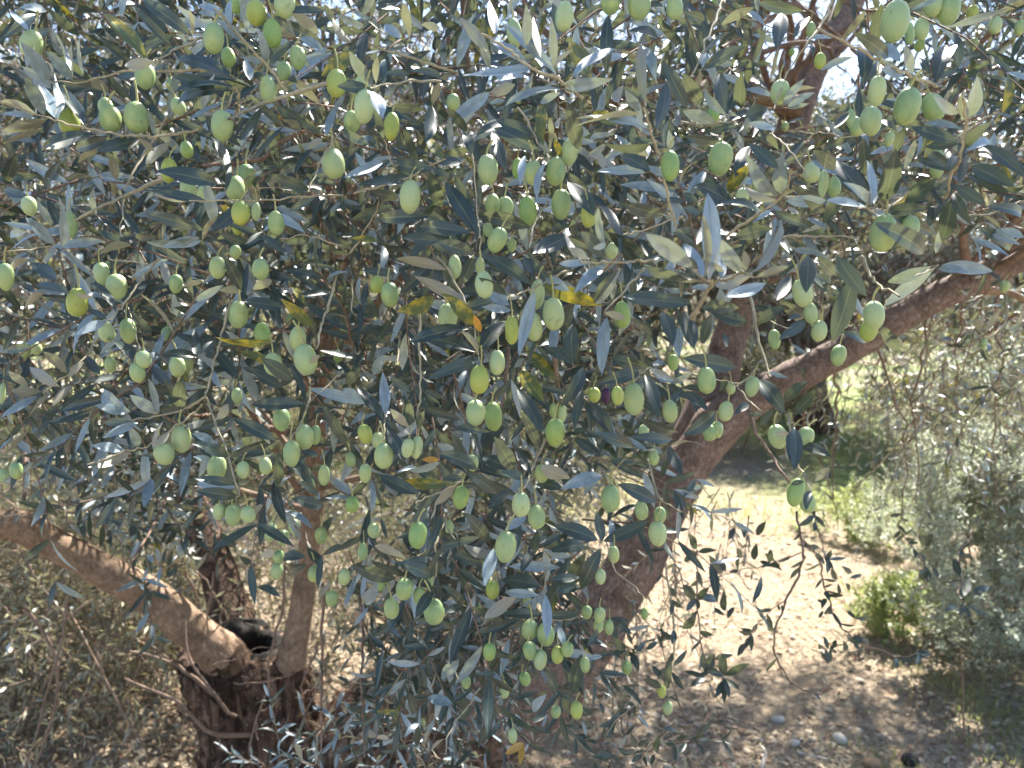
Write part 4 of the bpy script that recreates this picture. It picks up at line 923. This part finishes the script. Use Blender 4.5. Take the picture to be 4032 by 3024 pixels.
order = sorted(range(len(rec)), key=lambda i: -rec[i]['area'])
hero = set(order[:300])
foliage = Bag()
restB, restD, restN, restL, restW, restM = [], [], [], [], [], []
for i, r in enumerate(rec):
    d = r['T'] - r['B']; L = np.linalg.norm(d); d = d / L
    view = CAM - (r['B'] + r['T']) / 2; view /= np.linalg.norm(view)
    n0 = view - (view @ d) * d; n0 /= np.linalg.norm(n0)
    flip = -1 if r['kind'] == 'u' else 1
    full = max(r['w'], 0.185 * L)
    ro = max(math.acos(min(1, r['w'] / full)), math.radians(random.uniform(4, 30)))
    width = min(r['w'] / max(math.cos(ro), 0.25), 0.32 * L)
    c1 = flip * (math.cos(ro) * n0 + math.sin(ro) * np.cross(d, n0)); c2 = flip * (math.cos(ro) * n0 - math.sin(ro) * np.cross(d, n0))
    n = c1 if (c1[2] > c2[2]) == (random.random() < 0.75) else c2
    if i in hero:
        y = np.cross(n, d)
        t = twigs[r['twig']]
        M = Matrix(((d[0] * L, y[0] * width, n[0] * L, 0), (d[1] * L, y[1] * width, n[1] * L, 0), (d[2] * L, y[2] * width, n[2] * L, 0), (0, 0, 0, 1)))
        M.translation = Vector(r['B'] - t['o0'])
        o = bpy.data.objects.new("leaf", hero_mesh[(r['kind'], random.randrange(len(SHAPES)))])
        col.objects.link(o)
        o.parent = t['o']
        o.matrix_local = M
        if r['kind'] == 'o':
            o['label'] = "dry orange leaf among the green ones"
    else:
        restB.append(r['B']); restD.append(d); restN.append(n); restL.append(L); restW.append(width); restM.append(IDXK[r['kind']])
emit_leaves(foliage, np.array(restB), np.array(restD), np.array(restN), np.array(restL), np.array(restW), T_MID, RNG.random(len(restB)), np.array(restM))

# ---------------------------------------------------------------- olives
def olive_mesh(mat, bend, ln, pointy):
    nu, nv = 14, 10
    vv, q = [], []
    for j in range(nv + 1):
        t = math.pi * j / nv
        for i in range(nu):
            p = 2 * math.pi * i / nu
            z = math.cos(t) * 0.5
            rr = math.sin(t) ** 0.92 * 0.5 * (1 + 0.06 * math.cos(t) * pointy)
            if j == 0:
                rr = 0.02; z -= 0.012
            if j == nv:
                rr = 0.012; z -= 0.012
            vv.append((rr * math.cos(p) + 0.02 * pointy * math.sin(t * 2), rr * math.sin(p), z))
    for j in range(nv):
        for i in range(nu):
            q.append((j * nu + i, (j + 1) * nu + i, (j + 1) * nu + (i + 1) % nu, j * nu + (i + 1) % nu))
    n0 = len(vv)
    ts = np.linspace(0, 1, 6)
    path = np.stack([bend * ts ** 2, 0.15 * bend * ts, 0.47 + ln * ts], -1)
    sv, sq, suv = tube(path, np.array([.075, .05, .044, .044, .046, .05]), 5)
    me = mesh_np("olive", np.concatenate([np.array(vv), sv]), np.concatenate([np.array(q), sq + n0]), mats=[mat, M_STALK],
                 midx=np.concatenate([np.zeros(len(q), int), np.ones(len(sq), int)]))
    return me


OM = {k: [olive_mesh(m, b, l, p) for b, l, p in ((0.18, 0.6, 1.0), (-0.3, 0.8, -0.6), (0.35, 0.5, 0.5), (-0.12, 0.7, -1.0))] for k, m in M_OL.items()}
for sh, it in parse(OLIVES):
    x, y, w, h, tl = (float(a) for a in it[:5])
    fl = it[5] if len(it) > 5 else ''
    c = np.array([x, y]) * SS + np.array(SHEET[sh])
    behind = h < 1.18 * w
    if behind:
        h = 1.38 * w
    ti, dist, dtw, _ = nearest(c - np.array([0, h * SS * 0.7]), DEF_D[sh])
    d = dtw + 0.002 if dist < 90 else DEF_D[sh] + 0.01
    if behind:
        d += 0.03
    hp, wp = h * SS, w * SS
    real = hp * d / FPX
    if real < 0.0165:
        d = 0.0175 * FPX / hp
        d = min(d, 1.35)
    if real > 0.029:
        d = 0.029 * FPX / hp
    ti, dist, dtw, _ = nearest(c - np.array([0, h * SS * 0.7]), d)
    t = twigs[ti]
    pos = P(c[0], c[1], d)
    o = bpy.data.objects.new("olive", random.choice(OM[fl]))
    col.objects.link(o)
    o.parent = t['o']
    o.location = Vector(pos - t['o0'])
    o.rotation_euler = (random.uniform(-.2, .2), math.radians(-tl + random.uniform(-4, 4)), random.uniform(-.5, .5))
    o.scale = (wp * d / FPX, wp * d / FPX * random.uniform(.95, 1.05), hp * d / FPX)
    if fl == 'p':
        o['label'] = "single ripe dark purple olive"

# ---------------------------------------------------------------- the rest of the tree's foliage
HOLE_TRUNK = [(760, 2420), (1320, 2420), (1320, 3100), (760, 3100)]
OPEN = [[(3020, -50), (3440, -50), (3330, 250), (3260, 500), (3030, 520), (3080, 250)], [(2720, 1180), (2990, 1150), (2930, 1400), (2830, 1700), (2640, 1850), (2700, 1500)],
        [(2650, 1860), (2760, 1640), (2950, 1480), (3150, 1370), (3400, 1240), (3700, 1070), (4100, 880), (4100, 1120), (3720, 1290), (3400, 1440), (3000, 1680), (2800, 1850), (2700, 2000)],
        [(1090, 2230), (1300, 2230), (1290, 2700), (1080, 2700)], [(-100, 1930), (300, 2050), (650, 2230), (900, 2430), (1000, 2600), (800, 2700), (560, 2460), (200, 2260), (-100, 2200)],
        [(780, 2400), (1300, 2400), (1300, 2900), (780, 2900)], [(2420, 2150), (2560, 1950), (2720, 1850), (2700, 2100), (2560, 2400), (2380, 2600), (2280, 2560)]]


def open_view(B, D, L, holes=OPEN):
    ok = np.ones(len(B), bool)
    for t in (0.1, 0.6, 1.0):
        r_ = B + unit(D) * (L * t)[:, None] - np.array([0, 0, 1.0]) * (L * t * t * 0.25)[:, None] - CAM
        dp = np.maximum(r_ @ _f, 0.05)
        px, py = 2016 + r_[:, 0] / dp * FPX, 1512 - (r_ @ _u) / dp * FPX
        for hpoly in holes:
            ok &= ~inside(px, py, hpoly)
    return ok


# 1: shoots just behind the surveyed ones
poly1 = [(-500, -900), (4600, -900), (4600, 700), (3500, 950), (3050, 950), (2850, 1350), (2600, 1750), (2350, 2050), (2250, 2400), (2000, 2500), (1750, 2450), (1600, 2150), (1350, 1950), (1000, 1750), (600, 1600), (300, 1550), (-500, 1450)]
p = sample_poly(520, poly1, 0.80, 1.25)
Bs = P(p[:, 0], p[:, 1], p[:, 2])
Ds = RNG.normal(size=(len(Bs), 3)) * np.array([1, 0.5, 0.6]) + np.array([0, -0.35, -0.35])
Ls = RNG.uniform(0.12, 0.24, len(Bs)); ok = open_view(Bs, Ds, Ls); Bs, Ds, Ls = Bs[ok], Ds[ok], Ls[ok]
emit_shoots(foliage, Bs, Ds, Ls, 6, T_MID, mats=(0.74, 0.245, 0.012), twig_r=0.0014, up=0.35, face=(0, -0.95, 0))
# 1b: the small-leaved sprays hanging low between trunk and limb
poly1b = [(1350, 2150), (2350, 2050), (2280, 2350), (2050, 2620), (1550, 2650), (1380, 2400)]
p = sample_poly(120, poly1b, 0.95, 1.6)
Bs = P(p[:, 0], p[:, 1], p[:, 2])
Ds = RNG.normal(size=(len(Bs), 3)) * np.array([1, 0.5, 0.6]) + np.array([0, -0.1, -0.6])
Ls = RNG.uniform(0.12, 0.2, len(Bs)); ok = open_view(Bs, Ds, Ls); Bs, Ds, Ls = Bs[ok], Ds[ok], Ls[ok]
emit_shoots(foliage, Bs, Ds, Ls, 7, T_MID, leaf=(0.030, 0.048), mats=(0.72, 0.26, 0.01), twig_r=0.0013, up=0.4, face=(0, -0.9, 0))
# 2: the body of the crown
poly2 = [(-700, -500), (4700, -500), (4700, 700), (4100, 700), (3300, 950), (2950, 1050), (2700, 1250), (2450, 1650), (2250, 1950), (2000, 2200), (1650, 2200), (1350, 1950), (900, 1750), (500, 1650), (-700, 1550)]
Bs, cd = clumps(1850, poly2, 1.25, 2.3, 10, 0.095)
Ds = cd * 0.9 + RNG.normal(size=(len(Bs), 3)) * np.array([1, 0.8, 0.7]) + np.array([0, -0.2, -0.3])
Ls = RNG.uniform(0.16, 0.34, len(Bs)); ok = open_view(Bs, Ds, Ls); Bs, Ds, Ls = Bs[ok], Ds[ok], Ls[ok]
emit_shoots(foliage, Bs, Ds, Ls, 8, T_LOW, mats=(0.74, 0.245, 0.012), twig_r=0.0017, up=0.6, face=(0, -0.5, 0))
# 3: the far side of the crown
poly3 = [(-700, -500), (3300, -500), (3600, 300), (3500, 900), (3200, 1100), (2800, 1250), (2500, 1500), (2300, 2000), (2000, 2300), (1500, 2300), (1000, 2250), (760, 2400), (650, 2620), (300, 2750), (-300, 2800), (-700, 2700)]
Bs, cd = clumps(1450, poly3, 2.6, 4.4, 11, 0.16)
Bs = Bs[Bs[:, 2] > 0.35]
Ds = RNG.normal(size=(len(Bs), 3)) * np.array([1, 0.8, 0.6]) + np.array([0, 0, -0.45])
emit_shoots(foliage, Bs, Ds, RNG.uniform(0.2, 0.45, len(Bs)), 9, T_FAR, leaf=(0.046, 0.066), mats=(0.74, 0.245, 0.012), twig_r=0.002, up=0.45, face=(0, 0.6, 0), remap=(4, 0.45))
# 3b: the skirt of the crown behind the tan limb
poly3b = [(-600, 1800), (500, 1900), (850, 2150), (900, 2350), (780, 2480), (640, 2640), (420, 2780), (-600, 2900)]
Bs, cd = clumps(2500, poly3b, 2.45, 3.9, 12, 0.12)
Bs = Bs[Bs[:, 2] > 0.16]
Ds = RNG.normal(size=(len(Bs), 3)) * np.array([1, 0.8, 0.6]) + np.array([0, 0, -0.5])
emit_shoots(foliage, Bs, Ds, RNG.uniform(0.2, 0.4, len(Bs)), 9, T_TINY, leaf=(0.036, 0.055), mats=(0.93, 0.06, 0.008), twig_r=0.002, up=0.45, face=(0, 0.75, 0), remap=(4, 0.75))
Bs, cd = clumps(170, poly3b, 2.2, 3.4, 6, 0.15)
emit_shoots(foliage, Bs, cd + RNG.normal(size=(len(Bs), 3)) * 0.5 + np.array([0, 0, -.5]), RNG.uniform(0.35, 0.7, len(Bs)), 7, T_TINY, leaf=(0.03, 0.045), keep=0.22, twig_r=0.0028, remap=(4, 0.8))
# 2b: boughs in front of the rear limb
poly2b = [(350, 1600), (900, 1700), (960, 2020), (640, 2050), (300, 1850)]
Bs, cd = clumps(110, poly2b, 1.6, 2.4, 9, 0.09)
emit_shoots(foliage, Bs, cd * 0.9 + RNG.normal(size=(len(Bs), 3)) * .6 + np.array([0, -.2, -.2]), RNG.uniform(0.12, 0.24, len(Bs)), 8, T_LOW, mats=(0.78, 0.2, 0.012), twig_r=0.0017, up=0.5, face=(0, -.3, 0))
# 3e: low boughs behind the fork
poly3e = [(1050, 1900), (2350, 1800), (2300, 2150), (2050, 2420), (1300, 2450), (1080, 2350)]
Bs, cd = clumps(800, poly3e, 2.7, 4.6, 9, 0.14)
Ds = RNG.normal(size=(len(Bs), 3)) * np.array([1, 0.8, 0.6]) + np.array([0, 0, -0.4])
emit_shoots(foliage, Bs, Ds, RNG.uniform(0.2, 0.36, len(Bs)), 9, T_TINY, leaf=(0.040, 0.060), mats=(0.80, 0.18, 0.012), twig_r=0.002, up=0.45, face=(0, 0.6, 0), remap=(4, 0.4))
# 3c: the top of the crown, over the camera's view
n = 420
q_ = RNG.normal(size=(n * 3, 3))
q_ = q_ / np.linalg.norm(q_, axis=1, keepdims=True) * RNG.random((n * 3, 1)) ** (1 / 3)
Bs = q_ * np.array([2.0, 1.6, 0.9]) + np.array([-0.7, 2.6, 3.15])
rel = Bs - CAM
dep = rel @ _f
pyy = 1512 - (rel @ _u) / np.maximum(dep, 0.05) * FPX
Bs = Bs[(pyy < -150) | (dep < 0.3)][:n]
Ds = RNG.normal(size=(len(Bs), 3)) + np.array([0, 0, -0.2])
emit_shoots(foliage, Bs, Ds, RNG.uniform(0.25, 0.45, len(Bs)), 9, T_TINY, leaf=(0.05, 0.068), mats=(0.74, 0.245, 0.012), twig_r=0.002)
# 3d: the outer end of the crown that shades the ground in front
p = RNG.uniform((0.2, 3.4, 2.1), (2.35, 5.0, 2.6), (1900, 3))
Ds = RNG.normal(size=(len(p), 3)) + np.array([0, 0, -0.3])
emit_shoots(foliage, p, Ds, RNG.uniform(0.18, 0.28, len(p)), 9, T_TINY, leaf=(0.046, 0.066), mats=(0.8, 0.18, 0.015), twig_r=0.002)
# 4: the thin curtain hanging under the reddish limb
poly4 = [(3100, 1480), (3400, 1340), (3800, 1100), (4400, 850), (4400, 1650), (4000, 1750), (3700, 1650), (3350, 1560), (3150, 1560)]
Bs, cd = clumps(270, poly4, 1.75, 2.9, 9, 0.10)
Ds = cd * 0.7 + RNG.normal(size=(len(Bs), 3)) * 0.45 + np.array([0, 0, -0.75])
emit_shoots(foliage, Bs, Ds, RNG.uniform(0.2, 0.4, len(Bs)), 8, T_LOW, leaf=(0.032, 0.05), mats=(0.5, 0.42, 0.04), twig_r=0.0016, keep=0.8)
# 5: loose small sprays over the open ground
poly5 = [(2350, 2350), (2600, 2000), (2750, 1850), (2950, 1900), (2950, 2150), (2750, 2350), (2500, 2650), (2200, 2700)]
p = sample_poly(64, poly5, 1.6, 2.5)
Bs = P(p[:, 0], p[:, 1], p[:, 2])
emit_shoots(foliage, Bs, RNG.normal(size=(len(Bs), 3)) * 0.5 + np.array([0, 0, -.8]), RNG.uniform(0.12, 0.22, len(Bs)), 6, T_LOW, leaf=(0.022, 0.036), mats=(0.7, .28, .0), keep=0.75)
for t in twigs:
    if t['sheet'] != 9 and not (t['sheet'] == 8 and t['d'].mean() > 1.05):
        continue
    m = len(t['path'])
    k = RNG.integers(1, m, max(2, int(m * (0.25 if t['w'] > 14 else 0.7))))
    m = len(k)
    B_ = t['path'][k]
    tn = unit(np.gradient(t['path'], axis=0))[k]
    D_ = unit(tn * 0.6 + RNG.normal(size=(m, 3)) * np.array([.8, .5, .8]))
    emit_leaves(foliage, B_, D_, tn + np.array([0, -.5, .5]), RNG.uniform(.018, .034, m), RNG.uniform(.006, .010, m), T_MID, RNG.random(m), np.zeros(m, int))
# 6: suckers low by the trunk
poly6 = [(1050, 2880), (1700, 2800), (2050, 2850), (2000, 3150), (1000, 3150)]
p = sample_poly(46, poly6, 1.15, 1.75)
Bs = P(p[:, 0], p[:, 1], p[:, 2])
emit_shoots(foliage, Bs, RNG.normal(size=(len(Bs), 3)) * 0.5 + np.array([0, -.1, .5]), RNG.uniform(0.12, 0.22, len(Bs)), 6, T_LOW, leaf=(0.03, 0.05), mats=(0.4, .56, .02), droop=0.05, keep=0.9)
poly7 = [(2350, 2900), (2700, 2750), (2720, 3150), (2000, 3150)]
p = sample_poly(16, poly7, 1.0, 1.4)
Bs = P(p[:, 0], p[:, 1], p[:, 2])
emit_shoots(foliage, Bs, RNG.normal(size=(len(Bs), 3)) * 0.5 + np.array([0, -.1, .2]), RNG.uniform(0.1, 0.18, len(Bs)), 5, T_MID, leaf=(0.026, 0.04), mats=(0.95, .0, .0), droop=0.05, keep=0.9)
fo = link("foliage", foliage.mesh("foliage", FMATS, TREE), tree, kind="stuff")

# bare branchlets through the crown, each a part
def branchlet(pts, r0, r1, n=14, jit=0.01):
    s = smooth_path(np.array(pts), n)
    s = s + np.cumsum(RNG.normal(size=s.shape) * jit * 0.35, axis=0) * (np.arange(n) > 0)[:, None]
    v, q, uv = tube(s, np.linspace(r0, r1, n), 6)
    me = mesh_np("branch", v - s[0], q, uv, mats=[M_TWIG])
    return link("branch", me, tree, loc=Vector(s[0]) - TREE)


limb_pts = np.concatenate([limbs[k][1] for k in "abluhkj"])
for i in range(70):
    k = random.choice(["a", "b", "u", "h", "j", "u", "a", "h"])
    pth, rad = limbs[k][1], limbs[k][2]
    j = random.randrange(int(len(pth) * (0.5 if k == 'u' else 0.3)), len(pth) - 1)
    s0 = pth[j]
    e = s0 + np.array([random.gauss(0, 0.5), random.uniform(-1.1, 0.5), random.uniform(-0.15, 0.8)])
    if k in ("b",):
        e[2] = s0[2] + random.uniform(0.1, 0.7)
    m = (s0 + e) / 2 + np.array([random.gauss(0, .12), random.gauss(0, .1), random.uniform(0.0, .2)])
    if np.linalg.norm(e - CAM) < 0.95:
        continue
    branchlet([s0, m, e], min(rad[j] * 0.5, 0.011), 0.002, jit=0.012)
for (x, ln, dd) in ((3180, 500, 2.0), (3290, 620, 2.1), (3440, 760, 1.95), (3660, 800, 1.9), (3780, 600, 2.0), (3930, 900, 2.05)):
    y0 = np.interp(x, [3150, 3400, 3650, 3850, 4032], [1475, 1340, 1190, 1095, 1005])
    pts = [P(x, y0, 1.9), P(x + random.uniform(-20, 50), y0 + ln * 0.45, dd), P(x + random.uniform(-60, 60), y0 + ln, dd + 0.05)]
    branchlet(pts, 0.0038, 0.0012, jit=0.022)
Z2 = lambda a, b, d: P(700 + a * 0.4666, 2250 + b * 0.4666, d)
for pts, r in (([Z2(600, 1380, 2.0), Z2(350, 1360, 1.9), Z2(120, 1260, 1.85), Z2(-60, 1120, 1.8), Z2(-500, 900, 1.8)], .010), ([Z2(340, 1050, 2.05), Z2(120, 880, 2.0), Z2(-150, 720, 1.95), Z2(-700, 560, 1.9)], .009),
               ([Z2(490, 1220, 2.0), Z2(330, 1000, 1.95), Z2(180, 740, 1.95), Z2(120, 300, 2.0)], .007), ([Z2(760, 1150, 1.6), Z2(640, 1250, 1.6), Z2(600, 1500, 1.6)], .004),
               ([Z2(900, -50, 1.5), Z2(830, 500, 1.5), Z2(740, 900, 1.5), Z2(600, 1450, 1.5)], .005), ([Z2(300, 0, 1.6), Z2(250, 380, 1.6), Z2(290, 600, 1.6), Z2(420, 720, 1.6)], .0032),
               ([Z2(290, 510, 2.0), Z2(450, 400, 2.0), Z2(650, 300, 2.0)], .003), ([Z2(300, 790, 1.7), Z2(560, 680, 1.7), Z2(780, 600, 1.7)], .003), ([Z2(1220, 100, 1.3), Z2(1225, 700, 1.3), Z2(1240, 1300, 1.3), Z2(1255, 1700, 1.3)], .0045),
               ([Z2(1180, 600, 1.5), Z2(1080, 850, 1.5), Z2(1010, 1110, 1.5)], .004), ([Z2(470, 940, 1.9), Z2(720, 940, 1.9), Z2(930, 885, 1.9)], .003), ([Z2(1300, 890, 1.6), Z2(1110, 980, 1.6), Z2(980, 1080, 1.6)], .003),
               ([Z2(60, 0, 2.2), Z2(130, 180, 2.2), Z2(200, 420, 2.2)], .006), ([Z2(150, 0, 2.3), Z2(270, 250, 2.3), Z2(350, 430, 2.3)], .005), ([Z2(540, 90, 2.3), Z2(420, 300, 2.3), Z2(340, 430, 2.3)], .005),
               ([Z2(-1300, 300, 1.7), Z2(-1050, 700, 1.7), Z2(-1080, 1200, 1.7), Z2(-1250, 1700, 1.7)], .007), ([Z2(-900, 150, 1.6), Z2(-980, 700, 1.6), Z2(-1100, 1300, 1.6), Z2(-1200, 1700, 1.6)], .005),
               ([Z2(-700, 600, 1.7), Z2(-560, 1000, 1.7), Z2(-300, 1400, 1.7), Z2(-240, 1700, 1.7)], .005)):
    branchlet(pts, r * 0.72, r * 0.3, jit=0.008)

# ---------------------------------------------------------------- other olive trees of the grove
def crown_mesh(name, rad, hgt, n, seed, temps, leaf, mats, mat_list, droop=0.4, twig_r=0.004, k=9):
    bag = Bag()
    a = unit(RNG.normal(size=(n, 3)))
    r = RNG.uniform(0.35, 1.0, n) ** 0.6
    lump = 1 + 0.18 * np.sin(a[:, 0] * 5 + seed) + 0.15 * np.cos(a[:, 1] * 6 + seed * 2) + 0.12 * np.sin(a[:, 2] * 7)
    Bs = a * (r * lump)[:, None] * np.array([rad, rad, hgt])
    Ds = a + RNG.normal(size=(n, 3)) * 0.5 + np.array([0, 0, -0.3])
    emit_shoots(bag, Bs, Ds, RNG.uniform(0.25, 0.5, n), k, temps, leaf=leaf, mats=mats, droop=droop, twig_r=twig_r)
    return bag.mesh(name, mat_list)


GMATS = [M_FAR, M_GREY, M_YEL, M_ORG, M_BRN, M_TWIG]
crown_a = crown_mesh("crown", 1.45, 1.0, 2700, 1, T_TINY, (0.036, 0.055), (0.6, 0.38, 0.02), GMATS)
crown_b = crown_mesh("crown", 1.25, 1.1, 2700, 4, T_TINY, (0.036, 0.055), (0.6, 0.38, 0.02), GMATS)


def grove_trunk(seed):
    rg = np.random.default_rng(seed)
    bag = Bag()
    base = np.array([[0, 0, -0.1], [rg.uniform(-.08, .08), 0.03, 0.45], [rg.uniform(-.15, .15), 0, 0.95]])
    s = smooth_path(base, 12)
    v, q, uv = tube(s, np.linspace(0.26, 0.15, 12), 14, 0.10, seed)
    bag.add(v, q, uv)
    for k in range(4):
        a = k * 1.57 + rg.uniform(-.4, .4)
        e = s[-1] + np.array([math.cos(a) * .75, math.sin(a) * .75, rg.uniform(.7, 1.1)])
        m = (s[-2] + e) / 2 + np.array([0, 0, .12])
        p = smooth_path([s[-3], m, e], 10)
        v, q, uv = tube(p, np.linspace(0.10, 0.03, 10), 8, 0.08, seed + k)
        bag.add(v, q, uv)
    return bag.mesh("trunk", [M_BARK])


tr_a, tr_b = grove_trunk(3), grove_trunk(9)
for (x, y, sc, rot, cm, tm, ch, lab) in (
        (4.1, 9.9, 1.1, 0.3, crown_b, tr_a, 2.05, "olive tree with a dark trunk seen under the reddish limb"),
        (-3.9, 8.6, 1.75, 1.2, crown_a, tr_b, 1.75, "olive tree filling the gap behind the tan limb"),
        (-0.7, 9.9, 1.9, 2.1, crown_b, tr_a, 1.75, "olive tree directly behind the forked trunk"),
        (1.9, 13.0, 2.1, 0.9, crown_a, tr_b, 1.75, "olive tree seen between the two reddish limbs"),
        (6.4, 9.0, 1.75, 2.7, crown_a, tr_a, 1.9, "olive tree beyond the silver shrub at the photo's edge"),
        (-7.6, 11.0, 1.8, 4.0, crown_b, tr_b, 1.9, "distant olive tree farthest to the left of the grove"),
        (-3.2, 14.5, 2.2, 5.0, crown_a, tr_a, 2.0, "distant olive tree between the two left-hand grove trees"),
        (8.2, 12.5, 1.4, 0.2, crown_b, tr_a, 2.0, "distant olive tree farthest to the right of the grove"),
        (4.4, 12.6, 1.75, 3.3, crown_a, tr_b, 1.95, "distant olive tree behind the dark-trunked grove tree")):
    e = link("olive_tree", None, loc=(x, y, 0), label=lab, category="tree", group="olive trees of the grove behind")
    e.scale = (sc, sc, sc); e.rotation_euler = (0, 0, rot)
    link("trunk", tm, e)
    link("crown", cm, e, loc=(0, 0, ch))

# ---------------------------------------------------------------- shrubs by the open ground
def shrub(name, loc, rad, hgt, n, mat, leaf, label, cat, stemmat, upd=0.7, k=10, ln=(0.12, 0.26), wid=(0.25, 0.4), clump=26):
    e = link(name, None, loc=loc, label=label, category=cat)
    bag = Bag()
    a = RNG.random(n) * 6.283
    r = RNG.random(n) ** 0.5
    h = RNG.random(n) ** 0.8
    prof = np.sin(np.clip(h * 0.86 + 0.14, 0, 1) * math.pi) ** 0.5 * (1 + 0.25 * np.sin(a * 3 + h * 5))
    Bs = np.stack([np.cos(a) * r * prof * rad, np.sin(a) * r * prof * rad, h * hgt], -1)
    nc = max(8, n // clump)
    Bs = Bs[RNG.integers(0, nc, n)] + RNG.normal(size=(n, 3)) * rad * 0.068
    Bs[:, 2] = np.maximum(Bs[:, 2], 0.02)
    Ds = np.stack([np.cos(a) * 0.5, np.sin(a) * 0.5, np.full(n, upd)], -1) + RNG.normal(size=(n, 3)) * 0.4
    emit_shoots(bag, Bs, Ds, RNG.uniform(*ln, n), k, T_TINY, leaf=leaf, wid=wid, mats=(1, 0, 0), droop=0.05, twig_r=0.0014, twig_m=1)
    link("foliage", bag.mesh("foliage", [mat, stemmat]), e, kind="stuff")
    for i in range(9):
        aa = random.random() * 6.28; rr = random.random() * rad * 0.25
        p0 = np.array([math.cos(aa) * rr, math.sin(aa) * rr, -0.02])
        p2 = np.array([math.cos(aa) * rad * random.uniform(.3, .75), math.sin(aa) * rad * random.uniform(.3, .75), hgt * random.uniform(.6, .95)])
        p1 = (p0 + p2) / 2 + np.array([0, 0, .06])
        v, q, uv = tube(smooth_path([p0, p1, p2], 8), np.linspace(0.007, 0.002, 8), 5)
        link("stem", mesh_np("stem", v, q, uv, mats=[stemmat]), e)
    return e


shrub("silver_shrub", (2.28, 3.35, 0), 0.60, 0.95, 2300, M_SHRUB, (0.021, 0.036), "bushy silver-grey shrub with tiny leaves at the edge of open ground", "shrub", M_TWIG, ln=(0.10, 0.2))
shrub("silver_shrub", (3.0, 4.3, 0), 0.8, 1.3, 2100, M_SHRUB, (0.023, 0.038), "taller silver-grey shrub behind the bushy one with tiny leaves", "shrub", M_TWIG, ln=(0.12, 0.24))
for (x_, y_, r_, h_, lab) in ((2.5, 8.3, 1.0, 1.05, "tan dry scrub at the foot of the dark-trunked grove tree"), (4.3, 6.6, 1.1, 1.5, "tan dry scrub beyond the silver shrubs"),
                              (1.1, 8.9, 1.0, 1.0, "tan dry scrub seen in the crook of the reddish limbs"), (-1.9, 6.2, 1.2, 1.2, "tan dry scrub behind the forked trunk and tan limb")):
    shrub("dry_scrub", (x_, y_, 0), r_, h_, 900, M_SCRUB, (0.045, 0.07), lab, "scrub", M_TWIG, ln=(0.2, 0.4), k=8, wid=(0.2, 0.3))
gw = G(3560, 2540)
shrub("green_weed", (gw[0], gw[1] + 0.12, 0), 0.24, 0.24, 330, M_WEED, (0.02, 0.034), "bright green leafy weed growing beside the silver shrub", "weed", M_WEED, ln=(0.05, 0.12), k=6, wid=(0.3, 0.5), clump=4)
gw = G(3380, 2120)
shrub("green_weed", (gw[0], gw[1], 0), 0.45, 0.3, 400, M_WEED, (0.02, 0.04), "larger green weed patch farther back under the hanging twigs", "weed", M_WEED, ln=(0.05, 0.14), k=6, wid=(0.3, 0.5), clump=4)

# a dry upright stalk and two fallen sticks
def stick(name, pts, r, label, mat=M_STRAW):
    pts = np.array(pts)
    s = smooth_path(pts, 12) + RNG.normal(size=(12, 3)) * r * 0.25
    v, q, uv = tube(s, np.linspace(r, r * 0.55, 12), 6)
    link(name, mesh_np(name, v - s[0], q, uv, mats=[mat]), loc=s[0], label=label, category="stick" if name == "fallen_stick" else "stalk", **({"group": "dry sticks on the ground"} if name == "fallen_stick" else {}))


g0 = G(3795, 2915)
d0 = float(g0[1]) * math.cos(PITCH) + 0.0
stick("dry_stalk", [g0, g0 + np.array([-0.012, 0, 0.17]), g0 + np.array([-0.03, 0.0, 0.36])], 0.0042, "thin reddish dry stalk standing upright before the silver shrub", M_LIMB)
a, b, c = G(2998, 3040), G(3012, 2985), G(2996, 2945)
stick("fallen_stick", [a + [0, 0, .012], b + [0, 0, .02], c + [0, 0, .01]], 0.006, "curved bleached stick lying in the shade nearest the camera", M_STP)
a, b, c = G(3140, 2975), G(3200, 2990), G(3260, 3000)
stick("fallen_stick", [a + [0, 0, .012], b + [0, 0, .015], c + [0, 0, .01]], 0.004, "short straight bleached stick beside the brown stone", M_STP)
